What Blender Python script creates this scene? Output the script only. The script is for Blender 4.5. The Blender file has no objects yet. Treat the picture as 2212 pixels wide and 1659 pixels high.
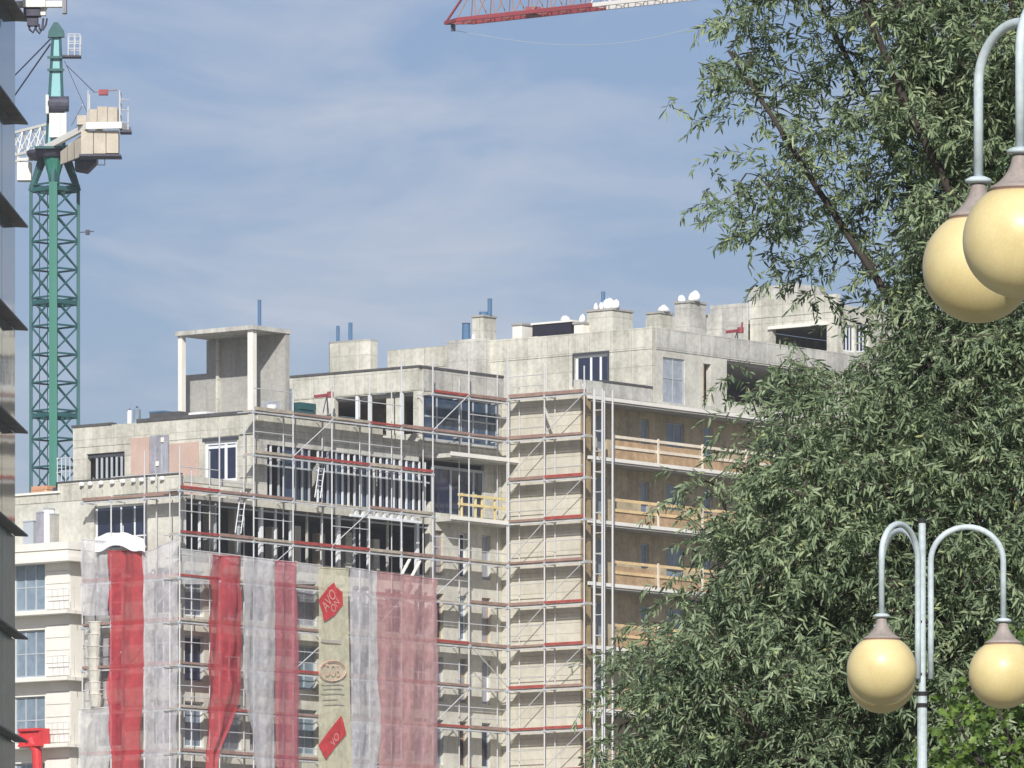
import bpy, bmesh, math, random
import numpy as np
from mathutils import Vector, Matrix
random.seed(7); rng = np.random.default_rng(7)
scene = bpy.context.scene
col = scene.collection
# ------------------------------------------------------------------ camera, sky, sun, exposure
FPX, CX, YH, CZ = 17500.0, 1106.0, 2600.0, 1.6        # focal length and horizon in units of a 2212 px wide picture
cd = bpy.data.cameras.new('camera'); cam = bpy.data.objects.new('camera', cd); col.objects.link(cam)
cam.location = (0, 0, CZ); cam.rotation_euler = (math.radians(90), 0, 0)
cd.sensor_width = 36.0; cd.lens = 36.0 * FPX / 2212.0
cd.shift_y = (YH - 829.5) / 2212.0
cd.clip_start = 0.5; cd.clip_end = 6000
scene.camera = cam
# plan directions of the building: a runs along the sunlit fronts, b along the side fronts
AX, AY = 0.7812, -0.6243
BX, BY = 0.6243, 0.7812
sdir = Vector((-0.95 * AX + 1.3 * BX, -0.95 * AY + 1.3 * BY, -1.0)).normalized()   # the way sunlight travels
SUN_EL = math.asin(-sdir.z); SUN_AZ = math.atan2(-sdir.x, -sdir.y)
w = bpy.data.worlds.new('World'); scene.world = w; w.use_nodes = True
nt = w.node_tree; N = nt.nodes; L = nt.links; N.clear()
wo = N.new('ShaderNodeOutputWorld'); bg = N.new('ShaderNodeBackground'); bg.inputs['Strength'].default_value = 0.083
sky = N.new('ShaderNodeTexSky'); sky.sky_type = 'NISHITA'; sky.sun_disc = False
sky.sun_elevation = SUN_EL; sky.sun_rotation = SUN_AZ; sky.air_density = 1.0; sky.dust_density = 1.5; sky.ozone_density = 2.5
tc = N.new('ShaderNodeTexCoord'); mp = N.new('ShaderNodeMapping'); mp.inputs['Scale'].default_value = (1, 1, 3.4)
n1 = N.new('ShaderNodeTexNoise'); n1.inputs['Scale'].default_value = 21; n1.inputs['Detail'].default_value = 9; n1.inputs['Roughness'].default_value = .58; n1.inputs['Distortion'].default_value = .4; mp.inputs['Location'].default_value = (.37, .1, .22)
cr = N.new('ShaderNodeValToRGB'); cr.color_ramp.elements[0].position = .42; cr.color_ramp.elements[1].position = .72
cr.color_ramp.elements[0].color = (.0, .0, .0, 1); cr.color_ramp.elements[1].color = (.9, .9, .9, 1)
mx = N.new('ShaderNodeMix'); mx.data_type = 'RGBA'
mx.inputs[7].default_value = (6.1, 6.65, 7.8, 1)        # thin bright cloud veil
hs = N.new('ShaderNodeMix'); hs.data_type = 'RGBA'; hs.blend_type = 'MULTIPLY'; hs.inputs[0].default_value = 1.0
hs.inputs[7].default_value = (.9, .86, .99, 1)
L.new(tc.outputs['Generated'], mp.inputs[0]); L.new(mp.outputs[0], n1.inputs['Vector']); L.new(n1.outputs['Fac'], cr.inputs[0])
L.new(sky.outputs[0], hs.inputs[6]); L.new(hs.outputs[2], mx.inputs[6])
L.new(cr.outputs[0], mx.inputs[0]); L.new(mx.outputs[2], bg.inputs['Color']); L.new(bg.outputs[0], wo.inputs[0])
sl = bpy.data.lights.new('sun', 'SUN'); sl.energy = 4.5; sl.angle = math.radians(.55); sl.color = (1, .965, .9)
so = bpy.data.objects.new('sun', sl); col.objects.link(so); so.location = (0, -50, 80)
so.rotation_euler = sdir.to_track_quat('-Z', 'Y').to_euler()
vs = scene.view_settings; vs.view_transform = 'Standard'; vs.look = 'None'; vs.gamma = 1; vs.exposure = 0.12; vs.use_curve_mapping = False

# ------------------------------------------------------------------ pixel helpers
Y0 = 389.0; X0 = (1257 - CX) * Y0 / FPX                 # near corner of the tall block
def wy(u, v): return Y0 + AY * u + BY * v
def vx(x, u):
    r = (x - CX) / FPX
    return (r * (Y0 + AY * u) - (X0 + AX * u)) / (BX - r * BY)
def ux(x, v):
    r = (x - CX) / FPX
    return (r * (Y0 + BY * v) - (X0 + BX * v)) / (AX - r * AY)
def zy(y, u, v): return CZ + (YH - y) * wy(u, v) / FPX
def wp(x, y, Y): return Vector(((x - CX) * Y / FPX, Y, CZ + (YH - y) * Y / FPX))
SITE = Matrix.Translation((X0, Y0, 0)) @ Matrix.Rotation(math.atan2(AY, AX), 4, 'Z')

# ------------------------------------------------------------------ materials
M = {}
def nodes_of(name):
    m = bpy.data.materials.new(name); m.use_nodes = True
    return m, m.node_tree.nodes, m.node_tree.links, m.node_tree.nodes['Principled BSDF']
def mat(name, c, rough=.8, var=.25, scale=.6, streak=.0, fine=9.0, bump=.0, metal=0.0, spec=.35, c2=None, joints=False):
    m, n, l, p = nodes_of(name)
    p.inputs['Roughness'].default_value = rough; p.inputs['Metallic'].default_value = metal
    p.inputs['Specular IOR Level'].default_value = spec
    t = n.new('ShaderNodeTexCoord')
    a = n.new('ShaderNodeTexNoise'); a.inputs['Scale'].default_value = scale; a.inputs['Detail'].default_value = 6; a.inputs['Roughness'].default_value = .65
    l.new(t.outputs['Object'], a.inputs['Vector'])
    b = n.new('ShaderNodeTexNoise'); b.inputs['Scale'].default_value = fine; b.inputs['Detail'].default_value = 4
    l.new(t.outputs['Object'], b.inputs['Vector'])
    add = n.new('ShaderNodeMath'); add.operation = 'MULTIPLY_ADD'; add.inputs[1].default_value = .5; l.new(b.outputs['Fac'], add.inputs[0]); l.new(a.outputs['Fac'], add.inputs[2])
    src = add.outputs[0]
    if streak > 0:
        mpn = n.new('ShaderNodeMapping'); mpn.inputs['Scale'].default_value = (2.2, 2.2, .14); l.new(t.outputs['Object'], mpn.inputs[0])
        s = n.new('ShaderNodeTexNoise'); s.inputs['Scale'].default_value = 1.3; s.inputs['Detail'].default_value = 5; l.new(mpn.outputs[0], s.inputs['Vector'])
        ad2 = n.new('ShaderNodeMath'); ad2.operation = 'MULTIPLY_ADD'; ad2.inputs[1].default_value = streak; l.new(s.outputs['Fac'], ad2.inputs[0]); l.new(src, ad2.inputs[2])
        sub = n.new('ShaderNodeMath'); sub.operation = 'SUBTRACT'; sub.inputs[1].default_value = streak * .5; l.new(ad2.outputs[0], sub.inputs[0]); src = sub.outputs[0]
    r = n.new('ShaderNodeValToRGB'); r.color_ramp.elements[0].position = .5; r.color_ramp.elements[1].position = 1.0
    if joints:
        sp = n.new('ShaderNodeSeparateXYZ'); l.new(t.outputs['Object'], sp.inputs[0]); su = n.new('ShaderNodeMath'); l.new(sp.outputs[0], su.inputs[0]); l.new(sp.outputs[1], su.inputs[1])
        cb_ = n.new('ShaderNodeCombineXYZ'); l.new(su.outputs[0], cb_.inputs[0]); l.new(sp.outputs[2], cb_.inputs[1])
        bt = n.new('ShaderNodeTexBrick'); bt.offset = 0; bt.inputs['Scale'].default_value = 1; bt.inputs['Brick Width'].default_value = 1.3; bt.inputs['Row Height'].default_value = .9; bt.inputs['Mortar Size'].default_value = .022; bt.inputs['Mortar Smooth'].default_value = .6
        bt.inputs['Color1'].default_value = (0, 0, 0, 1); bt.inputs['Color2'].default_value = (.09, .09, .09, 1); bt.inputs['Mortar'].default_value = (0, 0, 0, 1); l.new(cb_.outputs[0], bt.inputs['Vector'])
        aj = n.new('ShaderNodeMath'); l.new(src, aj.inputs[0]); l.new(bt.outputs['Color'], aj.inputs[1]); ak = n.new('ShaderNodeMath'); ak.operation = 'MULTIPLY_ADD'; ak.inputs[1].default_value = -.2; l.new(bt.outputs['Fac'], ak.inputs[0]); l.new(aj.outputs[0], ak.inputs[2]); src = ak.outputs[0]
    cc = Vector(c); d = c2 if c2 else tuple(cc * (1 + var)); e = tuple(cc * (1 - var))
    r.color_ramp.elements[0].color = (*e, 1); r.color_ramp.elements[1].color = (*[min(.92, q) for q in d], 1)
    l.new(src, r.inputs[0]); l.new(r.outputs[0], p.inputs['Base Color'])
    if bump:
        bm = n.new('ShaderNodeBump'); bm.inputs['Strength'].default_value = bump; bm.inputs['Distance'].default_value = .02
        l.new(b.outputs['Fac'], bm.inputs['Height']); l.new(bm.outputs[0], p.inputs['Normal'])
    M[name] = m; return m
mat('concrete', (.5, .49, .415), .9, .34, .55, .6, 5, .5, c2=(.64, .63, .55), joints=True)
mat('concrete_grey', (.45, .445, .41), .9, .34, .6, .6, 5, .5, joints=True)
mat('concrete_dark', (.36, .355, .33), .9, .25, .6, .4, 6, .3)
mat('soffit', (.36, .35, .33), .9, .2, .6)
mat('board_cream', (.55, .525, .445), .88, .15, .8, .35, 5, .25)
mat('board_pale', (.54, .53, .47), .88, .24, .8, .3, 5, .25)
mat('board_tan', (.52, .495, .415), .88, .16, .8, .35, 5, .25)
mat('white_render', (.76, .74, .68), .8, .08, .5, .2, 6)
mat('brown_insulation', (.3, .22, .12), .95, .35, 1.2, .3, 6, .5)
mat('brown_wall', (.46, .39, .26), .95, .3, 1.0, .5, 5, .4)
mat('brick_brown', (.2, .155, .13), .95, .3, 1.5, 0, 6, .5)
mat('pink_board', (.5, .37, .31), .9, .12, .8, .3)
mat('bluegrey_board', (.3, .3, .34), .8, .25, 1.6, .6)
mat('inner_shade', (.07, .075, .115), .9, .3)  # bluish shade of the open rooms, put into the inner wall colour
mat('film', (.34, .37, .42), .35, .25, 1.5, .5, 5)
mat('tube', (.56, .57, .58), .5, .25, 1.0, 0, 8, metal=.15, spec=.5)
mat('toe_red', (.34, .065, .055), .75, .35, 1.5, 0, 5)
mat('toe_brown', (.3, .19, .16), .85, .3, 1.5, 0, 5)
mat('deck_wood', (.4, .35, .28), .9, .3, 1.2, 0, 5)
mat('pine', (.68, .5, .27), .8, .2, 1.5, .4)
mat('pine_pale', (.72, .64, .52), .8, .2, 1.5, .4)
mat('osb', (.42, .29, .17), .9, .35, 2.0, .2, 12)
mat('yellow_wood', (.68, .56, .28), .75, .2, 1.5)
mat('white_frame', (.72, .75, .78), .45, .06)
mat('grey_frame', (.4, .44, .48), .5, .1)
mat('dark_frame', (.06, .065, .08), .6, .2)
mat('coping', (.09, .09, .095), .8, .3, 1.5)
mat('blue_pipe', (.08, .16, .28), .5, .15)
mat('white_sack', (.8, .8, .8), .8, .08, 2)
mat('black_sheet', (.02, .02, .035), .7, .4, 2)
mat('green_paint', (.03, .165, .125), .5, .2, 1.0)
mat('dark_green_paint', (.028, .1, .105), .55, .25, 1.0)
mat('teal_paint', (.2, .42, .44), .5, .15, .8)
mat('white_paint', (.72, .71, .66), .6, .12, .8)
mat('tan_block', (.47, .425, .35), .9, .18, .8, .3)
mat('machine', (.06, .06, .09), .6, .4, 2)
mat('red_paint', (.27, .055, .065), .55, .25, 1)
mat('bright_red', (.6, .045, .05), .6, .2, 1)
mat('crane_white', (.6, .58, .56), .6, .15, 1)
mat('pole_grey', (.45, .52, .54), .5, .25, 3, .6, 30)
mat('cap_taupe', (.3, .26, .235), .6, .22, 9, .0, 60)
mat('black_rubber', (.02, .02, .02), .7, .2)
mat('bark', (.05, .042, .036), .95, .35, 3, 0, 15, .6)
mat('twig_bark', (.06, .05, .04), .9, .3, 3, 0, 15)
mat('orange_brick', (.55, .3, .18), .9, .2, 3)
mat('dark_soffit_fin', (.15, .14, .14), .7, .4, 1.5)
mat('ground', (.2, .2, .16), .95, .4, .05, 0, 1.2)
def glass(name, c, rough=.06, spec=.6):
    m = mat(name, c, rough, .3, .7, 0, 2.5, spec=spec)
    return m
glass('pane_dark', (.02, .028, .06)); glass('pane_blue', (.04, .07, .12)); glass('pane_pale', (.2, .26, .32), .12)
# mirror curtain-wall glass
m, n, l, p = nodes_of('curtain_glass'); M['curtain_glass'] = m
p.inputs['Base Color'].default_value = (.05, .09, .1, 1); p.inputs['Roughness'].default_value = .045; p.inputs['Specular IOR Level'].default_value = .9
t = n.new('ShaderNodeTexCoord'); a = n.new('ShaderNodeTexNoise'); a.inputs['Scale'].default_value = 1.1; a.inputs['Detail'].default_value = 3
bm_ = n.new('ShaderNodeBump'); bm_.inputs['Strength'].default_value = .35; bm_.inputs['Distance'].default_value = .006
l.new(t.outputs['Object'], a.inputs['Vector']); l.new(a.outputs['Fac'], bm_.inputs['Height']); l.new(bm_.outputs[0], p.inputs['Normal'])
mat('green_glass', (.05, .1, .065), .3, .75, 1.4, 0, 3.5, .2, spec=.3)
def net(name, c, alpha, c2=None):
    m, n, l, p = nodes_of(name); M[name] = m
    out = n['Material Output']
    tr = n.new('ShaderNodeBsdfTransparent'); tl = n.new('ShaderNodeBsdfTranslucent'); tl.inputs[0].default_value = (*c, 1)
    p.inputs['Roughness'].default_value = .85; p.inputs['Specular IOR Level'].default_value = .15
    t = n.new('ShaderNodeTexCoord'); a = n.new('ShaderNodeTexNoise'); a.inputs['Scale'].default_value = 2.6; a.inputs['Detail'].default_value = 8; a.inputs['Roughness'].default_value = .75
    l.new(t.outputs['Object'], a.inputs['Vector'])
    r = n.new('ShaderNodeValToRGB'); r.color_ramp.elements[0].position = .3; r.color_ramp.elements[1].position = .7
    r.color_ramp.elements[0].color = (*[q * .78 for q in c], 1); r.color_ramp.elements[1].color = (*[min(.9, q * 1.22) for q in c], 1)
    l.new(a.outputs['Fac'], r.inputs[0]); l.new(r.outputs[0], p.inputs['Base Color'])
    m1 = n.new('ShaderNodeMixShader'); m1.inputs[0].default_value = .25; l.new(p.outputs[0], m1.inputs[1]); l.new(tl.outputs[0], m1.inputs[2])
    mpn = n.new('ShaderNodeMapping'); mpn.inputs['Scale'].default_value = (2, 2, 1.3); l.new(t.outputs['Object'], mpn.inputs[0])
    b = n.new('ShaderNodeTexNoise'); b.inputs['Scale'].default_value = 2.2; b.inputs['Detail'].default_value = 5; l.new(mpn.outputs[0], b.inputs['Vector'])
    mr = n.new('ShaderNodeMapRange'); mr.inputs[1].default_value = .3; mr.inputs[2].default_value = .7
    mr.inputs[3].default_value = max(0, alpha - .1); mr.inputs[4].default_value = min(1, alpha + .1); l.new(b.outputs['Fac'], mr.inputs[0])
    m2 = n.new('ShaderNodeMixShader'); l.new(mr.outputs[0], m2.inputs[0]); l.new(tr.outputs[0], m2.inputs[1]); l.new(m1.outputs[0], m2.inputs[2])
    l.new(m2.outputs[0], out.inputs['Surface'])
net('net_red', (.56, .075, .09), .7); net('net_pink', (.56, .15, .19), .62); net('net_rose', (.64, .36, .37), .62)
net('net_grey', (.72, .71, .74), .58); net('net_white', (.76, .76, .75), .62); net('net_cream', (.84, .77, .55), .74)
net('net_clear', (.62, .62, .6), .3)
# globe: cream plastic with a little light inside it
m, n, l, p = nodes_of('globe'); M['globe'] = m
p.inputs['Roughness'].default_value = .38; p.inputs['Specular IOR Level'].default_value = .4
p.inputs['Subsurface Weight'].default_value = .35; p.inputs['Subsurface Radius'].default_value = (.06, .04, .015)
t = n.new('ShaderNodeTexCoord'); a = n.new('ShaderNodeTexNoise'); a.inputs['Scale'].default_value = 90; a.inputs['Detail'].default_value = 4
g2 = n.new('ShaderNodeTexNoise'); g2.inputs['Scale'].default_value = 4; g2.inputs['Detail'].default_value = 6
l.new(t.outputs['Object'], a.inputs['Vector']); l.new(t.outputs['Object'], g2.inputs['Vector'])
ad = n.new('ShaderNodeMath'); ad.operation = 'MULTIPLY_ADD'; ad.inputs[1].default_value = .35; l.new(a.outputs['Fac'], ad.inputs[0]); l.new(g2.outputs['Fac'], ad.inputs[2])
r = n.new('ShaderNodeValToRGB'); r.color_ramp.elements[0].position = .35; r.color_ramp.elements[1].position = .95
r.color_ramp.elements[0].color = (.53, .43, .2, 1); r.color_ramp.elements[1].color = (.74, .63, .34, 1)
l.new(ad.outputs[0], r.inputs[0]); l.new(r.outputs[0], p.inputs['Base Color'])
def leafmat(name, lo, hi):
    m, n, l, p = nodes_of(name); M[name] = m
    p.inputs['Roughness'].default_value = .42; p.inputs['Specular IOR Level'].default_value = .5
    at = n.new('ShaderNodeAttribute'); at.attribute_name = 'shade'
    r = n.new('ShaderNodeValToRGB'); e = r.color_ramp.elements
    e[0].position = 0; e[0].color = (*lo, 1); e[1].position = .9; e[1].color = (*hi, 1)
    q = e.new(1.0); q.color = (hi[0] * 1.3, hi[1] * 1.15, hi[2] * .9, 1)
    l.new(at.outputs['Fac'], r.inputs[0]); l.new(r.outputs[0], p.inputs['Base Color'])
    tl = n.new('ShaderNodeBsdfTranslucent'); l.new(r.outputs[0], tl.inputs[0])
    ms = n.new('ShaderNodeMixShader'); ms.inputs[0].default_value = .36; l.new(p.outputs[0], ms.inputs[1]); l.new(tl.outputs[0], ms.inputs[2])
    l.new(ms.outputs[0], n['Material Output'].inputs['Surface'])
leafmat('willow_leaf', (.055, .1, .05), (.35, .44, .25)); leafmat('maple_leaf', (.05, .105, .02), (.19, .3, .06))

# ------------------------------------------------------------------ object helpers
CUBE_V = [(-.5, -.5, -.5), (.5, -.5, -.5), (.5, .5, -.5), (-.5, .5, -.5), (-.5, -.5, .5), (.5, -.5, .5), (.5, .5, .5), (-.5, .5, .5)]
CUBE_F = [(0, 3, 2, 1), (4, 5, 6, 7), (0, 1, 5, 4), (1, 2, 6, 5), (2, 3, 7, 6), (3, 0, 4, 7)]
unit = {}
def new_mesh(name, V, F, m, smooth=False):
    me = bpy.data.meshes.new(name); me.from_pydata([tuple(v) for v in V], [], F)
    if m: me.materials.append(M[m])
    if smooth: me.polygons.foreach_set('use_smooth', [True] * len(me.polygons))
    me.update(); return me
def unit_mesh(kind, m):
    k = (kind, m)
    if k not in unit:
        if kind == 'box': unit[k] = new_mesh('bar', CUBE_V, CUBE_F, m)
        else:
            nn = 8; V = []; F = []
            for z in (-.5, .5):
                for i in range(nn): V.append((.5 * math.cos(2 * math.pi * i / nn), .5 * math.sin(2 * math.pi * i / nn), z))
            for i in range(nn): F.append((i, (i + 1) % nn, nn + (i + 1) % nn, nn + i))
            F += [tuple(range(nn - 1, -1, -1)), tuple(range(nn, 2 * nn))]
            unit[k] = new_mesh('bar', V, F, m)
    return unit[k]
class Thing:
    def __init__(s, name, label, cat, at=(0, 0, 0), frame=SITE, group=None, kind=None):
        s.root = bpy.data.objects.new(name, None); col.objects.link(s.root)
        s.o = Vector(at); s.root.matrix_world = frame @ Matrix.Translation(s.o)
        s.root.empty_display_size = .3
        if label: s.root['label'] = label
        if cat: s.root['category'] = cat
        if group: s.root['group'] = group
        if kind: s.root['kind'] = kind
    def link(s, name, me, parent=None, basis=None):
        ob = bpy.data.objects.new(name, me); col.objects.link(ob)
        if basis is not None: ob.matrix_basis = basis
        if parent is None: ob.parent = s.root
        else:
            ob.parent = parent; ob.matrix_parent_inverse = parent.matrix_basis.inverted()
        return ob
    def mesh(s, name, V, F, m, parent=None, smooth=False):
        o = s.o; return s.link(name, new_mesh(name, [(v[0] - o.x, v[1] - o.y, v[2] - o.z) for v in V], F, m, smooth), parent)
    def box(s, name, lo, hi, m, parent=None):
        lo = Vector(lo); hi = Vector(hi); c = (lo + hi) / 2 - s.o; d = hi - lo
        V = [(c.x + q[0] * d.x, c.y + q[1] * d.y, c.z + q[2] * d.z) for q in CUBE_V]
        return s.link(name, new_mesh(name, V, CUBE_F, m), parent)
    def beam(s, name, p, q, w, m, parent=None, rnd=True, h=None):
        p = Vector(p) - s.o; q = Vector(q) - s.o; d = q - p; ln = d.length
        zz = d / ln; up = Vector((0, 0, 1)) if abs(zz.z) < .95 else Vector((0, 1, 0))
        xx = up.cross(zz).normalized(); yy = zz.cross(xx)
        h = h or w
        B = Matrix(((xx.x * w, yy.x * h, zz.x * ln, 0), (xx.y * w, yy.y * h, zz.y * ln, 0), (xx.z * w, yy.z * h, zz.z * ln, 0), (0, 0, 0, 1)))
        B.translation = (p + q) / 2
        # keep rotation and scale separable
        return s.link(name, unit_mesh('cyl' if rnd else 'box', m), parent, B)
    def multi(s, name, boxes, m, parent=None):
        V = []; F = []
        for lo, hi in boxes:
            k = len(V)
            for q in CUBE_V: V.append(tuple((lo[i] + hi[i]) / 2 + q[i] * (hi[i] - lo[i]) for i in range(3)))
            F += [tuple(k + i for i in f) for f in CUBE_F]
        return s.mesh(name, V, F, m, parent)
def PL(plane, pos, s_, d, z):
    """point on a front: plane A lies at v = pos (depth d goes +v), plane B at u = pos (depth d goes -u)"""
    return (s_, pos + d, z) if plane == 'A' else (pos - d, s_, z)
def pbox(T, name, plane, pos, s0, s1, d0, d1, z0, z1, m, parent=None):
    p = PL(plane, pos, s0, d0, z0); q = PL(plane, pos, s1, d1, z1)
    return T.box(name, [min(a, b) for a, b in zip(p, q)], [max(a, b) for a, b in zip(p, q)], m, parent)
def facade(T, name, plane, pos, s0, s1, z0, z1, holes, m, thick=.3, parent=None):
    S = sorted(set([s0, s1] + [h[i] for h in holes for i in (0, 1)])); Z = sorted(set([z0, z1] + [h[i] for h in holes for i in (2, 3)]))
    S = [x for x in S if s0 <= x <= s1]; Z = [x for x in Z if z0 <= x <= z1]
    def hole(i, j):
        if i < 0 or j < 0 or i >= len(S) - 1 or j >= len(Z) - 1: return None
        a = (S[i] + S[i + 1]) / 2; b = (Z[j] + Z[j + 1]) / 2
        return any(h[0] < a < h[1] and h[2] < b < h[3] for h in holes)
    V = []; F = []
    def quad(pts):
        k = len(V); V.extend(PL(plane, pos, *q) for q in pts); F.append((k, k + 1, k + 2, k + 3))
    for i in range(len(S) - 1):
        for j in range(len(Z) - 1):
            if hole(i, j): continue
            a, b, c, d = S[i], S[i + 1], Z[j], Z[j + 1]
            quad([(a, 0, c), (b, 0, c), (b, 0, d), (a, 0, d)]); quad([(a, thick, c), (a, thick, d), (b, thick, d), (b, thick, c)])
            if hole(i - 1, j) is not False: quad([(a, 0, c), (a, 0, d), (a, thick, d), (a, thick, c)])
            if hole(i + 1, j) is not False: quad([(b, 0, c), (b, thick, c), (b, thick, d), (b, 0, d)])
            if hole(i, j - 1) is not False: quad([(a, 0, c), (a, thick, c), (b, thick, c), (b, 0, c)])
            if hole(i, j + 1) is not False: quad([(a, 0, d), (b, 0, d), (b, thick, d), (a, thick, d)])
    return T.mesh(name, V, F, m, parent)
def window(T, plane, pos, h, rec=.12, mull=(.5,), bars=(), fm='white_frame', gm='pane_dark', fw=.07, name='window', pane=True):
    s0, s1, z0, z1 = h; e = .004
    s0 += e; s1 -= e; z0 += e; z1 -= e
    B = []
    def add(a, b, c, d, d0, d1):
        p = PL(plane, pos, a, d0, c); q = PL(plane, pos, b, d1, d)
        B.append(([min(x, y) for x, y in zip(p, q)], [max(x, y) for x, y in zip(p, q)]))
    add(s0, s0 + fw, z0, z1, rec, rec + .08); add(s1 - fw, s1, z0, z1, rec, rec + .08)
    add(s0 + fw, s1 - fw, z0, z0 + fw, rec, rec + .08); add(s0 + fw, s1 - fw, z1 - fw, z1, rec, rec + .08)
    for t in mull:
        c = s0 + (s1 - s0) * t; add(c - fw * .5, c + fw * .5, z0 + fw, z1 - fw, rec + .003, rec + .075)
    for t in bars:
        c = z0 + (z1 - z0) * t; add(s0 + fw, s1 - fw, c - fw * .4, c + fw * .4, rec + .01, rec + .07)
    wo = T.multi(name, B, fm)
    if pane: pbox(T, 'pane', plane, pos, s0 + fw * .5, s1 - fw * .5, rec + .03, rec + .05, z0 + fw * .5, z1 - fw * .5, gm, wo)
    return wo
def tubemesh(paths, nn=8):
    """paths: list of (points, radii) -> V, F"""
    V = []; F = []
    for pts, rad in paths:
        pts = [Vector(p) for p in pts]; k = len(V); pr = None
        for i, p in enumerate(pts):
            d = (pts[min(i + 1, len(pts) - 1)] - pts[max(i - 1, 0)]).normalized()
            if pr is None: pr = d.orthogonal().normalized()
            pr = (pr - d * pr.dot(d)).normalized(); q = d.cross(pr)
            r = rad[i] if isinstance(rad, (list, tuple)) else rad
            for j in range(nn):
                t = 2 * math.pi * j / nn; V.append(tuple(p + (pr * math.cos(t) + q * math.sin(t)) * r))
        for i in range(len(pts) - 1):
            for j in range(nn): F.append((k + i * nn + j, k + i * nn + (j + 1) % nn, k + (i + 1) * nn + (j + 1) % nn, k + (i + 1) * nn + j))
        F.append(tuple(k + nn - 1 - j for j in range(nn))); F.append(tuple(k + (len(pts) - 1) * nn + j for j in range(nn)))
    return V, F
def lathe(prof, c, nn=24):
    V = []; F = []
    for r, z in prof:
        for j in range(nn): t = 2 * math.pi * j / nn; V.append((c[0] + r * math.cos(t), c[1] + r * math.sin(t), c[2] + z))
    for i in range(len(prof) - 1):
        for j in range(nn): F.append((i * nn + j, i * nn + (j + 1) % nn, (i + 1) * nn + (j + 1) % nn, (i + 1) * nn + j))
    F.append(tuple(range(nn - 1, -1, -1))); F.append(tuple((len(prof) - 1) * nn + j for j in range(nn)))
    return V, F
WORLD = Matrix.Identity(4)
# ------------------------------------------------------------------ ground
gm = new_mesh('ground', [(-3000, -500, 0), (3000, -500, 0), (3000, 5000, 0), (-3000, 5000, 0)], [(0, 1, 2, 3)], 'ground')
g = bpy.data.objects.new('ground', gm); col.objects.link(g); g['kind'] = 'structure'

# ------------------------------------------------------------------ terraced concrete building
u1 = ux(1087, 0); vC = vx(390, u1); v3 = vx(548, u1); v4 = vx(905, u1); v5 = vx(1410, 0); v6 = vx(1808, 0)
BACK = 33.0
B = Thing('terraced_building', 'large unfinished concrete building stepping up in terraces behind scaffolding', 'building', (u1, 0, 0))
def hA(v, x0, x1, y0, y1):            # opening on a sunlit front, from picture corners
    a, b = ux(x0, v), ux(x1, v); c = (a + b) / 2
    return (a, b, zy(y1, c, v), zy(y0, c, v))
def hB(u, x0, x1, y0, y1):
    a, b = vx(x0, u), vx(x1, u); c = (a + b) / 2
    return (a, b, zy(y1, u, c), zy(y0, u, c))
ST = [31.5 - 3.02 * k for k in range(0, 11)]     # storey levels below
# --- tier 1 (lowest terrace block)
uL1 = -26.0
win1 = hA(vC, 203, 316, 1090, 1186)
A1h = [win1]
for k in range(1, 5):
    z = 31.5 - 3.02 * k
    for x0, x1 in ((205, 262), (325, 372)): A1h.append((ux(x0, vC), ux(x1, vC), z + .35, z + 2.45))
facade(B, 'wall', 'A', vC, uL1, u1, 0, 34.35, A1h, 'board_pale')
window(B, 'A', vC, win1, .14, (.48, .74), (.28,), 'white_frame', 'pane_dark', .09)
for h in A1h[1:]: window(B, 'A', vC, h, .14, (.5,), (), 'white_frame', 'pane_dark')
# parapet panels on the terrace front
xs = [125, 190, 258, 325, 390]
for a, b in zip(xs[:-1], xs[1:]):
    pbox(B, 'parapet_panel', 'A', vC, ux(a, vC) + .01, ux(b, vC) - .01, -.03, .25, 34.36, 35.2 + random.uniform(-.02, .02), 'concrete')
pbox(B, 'coping', 'A', vC, ux(130, vC), ux(386, vC), .02, .28, 35.235, 35.3, 'coping')
pbox(B, 'parapet_panel', 'A', vC, uL1, ux(124, vC), -.03, .25, 34.36, 34.75, 'concrete')
pbox(B, 'coping', 'A', vC, uL1, ux(132, vC), -.12, .3, 34.76, 34.86, 'white_render')
# lower side front with small windows; glazed storey above
gl1 = (vx(396, u1), vx(928, u1), 31.65, 34.1)
B1h = [gl1]
cols_l = [(396, 441), (480, 522), (540, 580), (641, 685), (702, 742), (762, 800), (832, 872), (895, 925)]
cols_r = [(940, 958), (990, 1009), (1041, 1060)]
for k in range(1, 5):
    z = 31.5 - 3.02 * k
    for x0, x1 in cols_l: B1h.append((vx(x0, u1), vx(x1, u1), z + .25, z + 2.35))
for k in range(0, 5):
    z = 31.5 - 3.02 * k
    for x0, x1 in cols_r: B1h.append((vx(x0, u1), vx(x1, u1), z + .2, z + 2.35))
logg = (vx(938, u1), vx(1078, u1), 34.7, 37.3)
facade(B, 'wall', 'B', u1, vC + .302, 0, 0, 35.2, [h for h in B1h] + [(vx(396, u1), v3 - .1, 34.05, 34.9), (vx(577, u1), vx(930, u1), 34.6, 35.21), (logg[0], logg[1], logg[2], 35.21)], 'board_pale')
for i, h in enumerate(B1h[1:]):
    window(B, 'B', u1, h, .16, (.5,) if h[1] - h[0] > 1 else (), (.62,) if i % 3 == 0 else (), random.choice(['white_frame', 'grey_frame', 'osb']) if h[1] - h[0] < 1 else random.choice(['white_frame', 'grey_frame']), random.choice(['pane_dark', 'pane_pale', 'pane_pale', 'bluegrey_board']))
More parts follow.
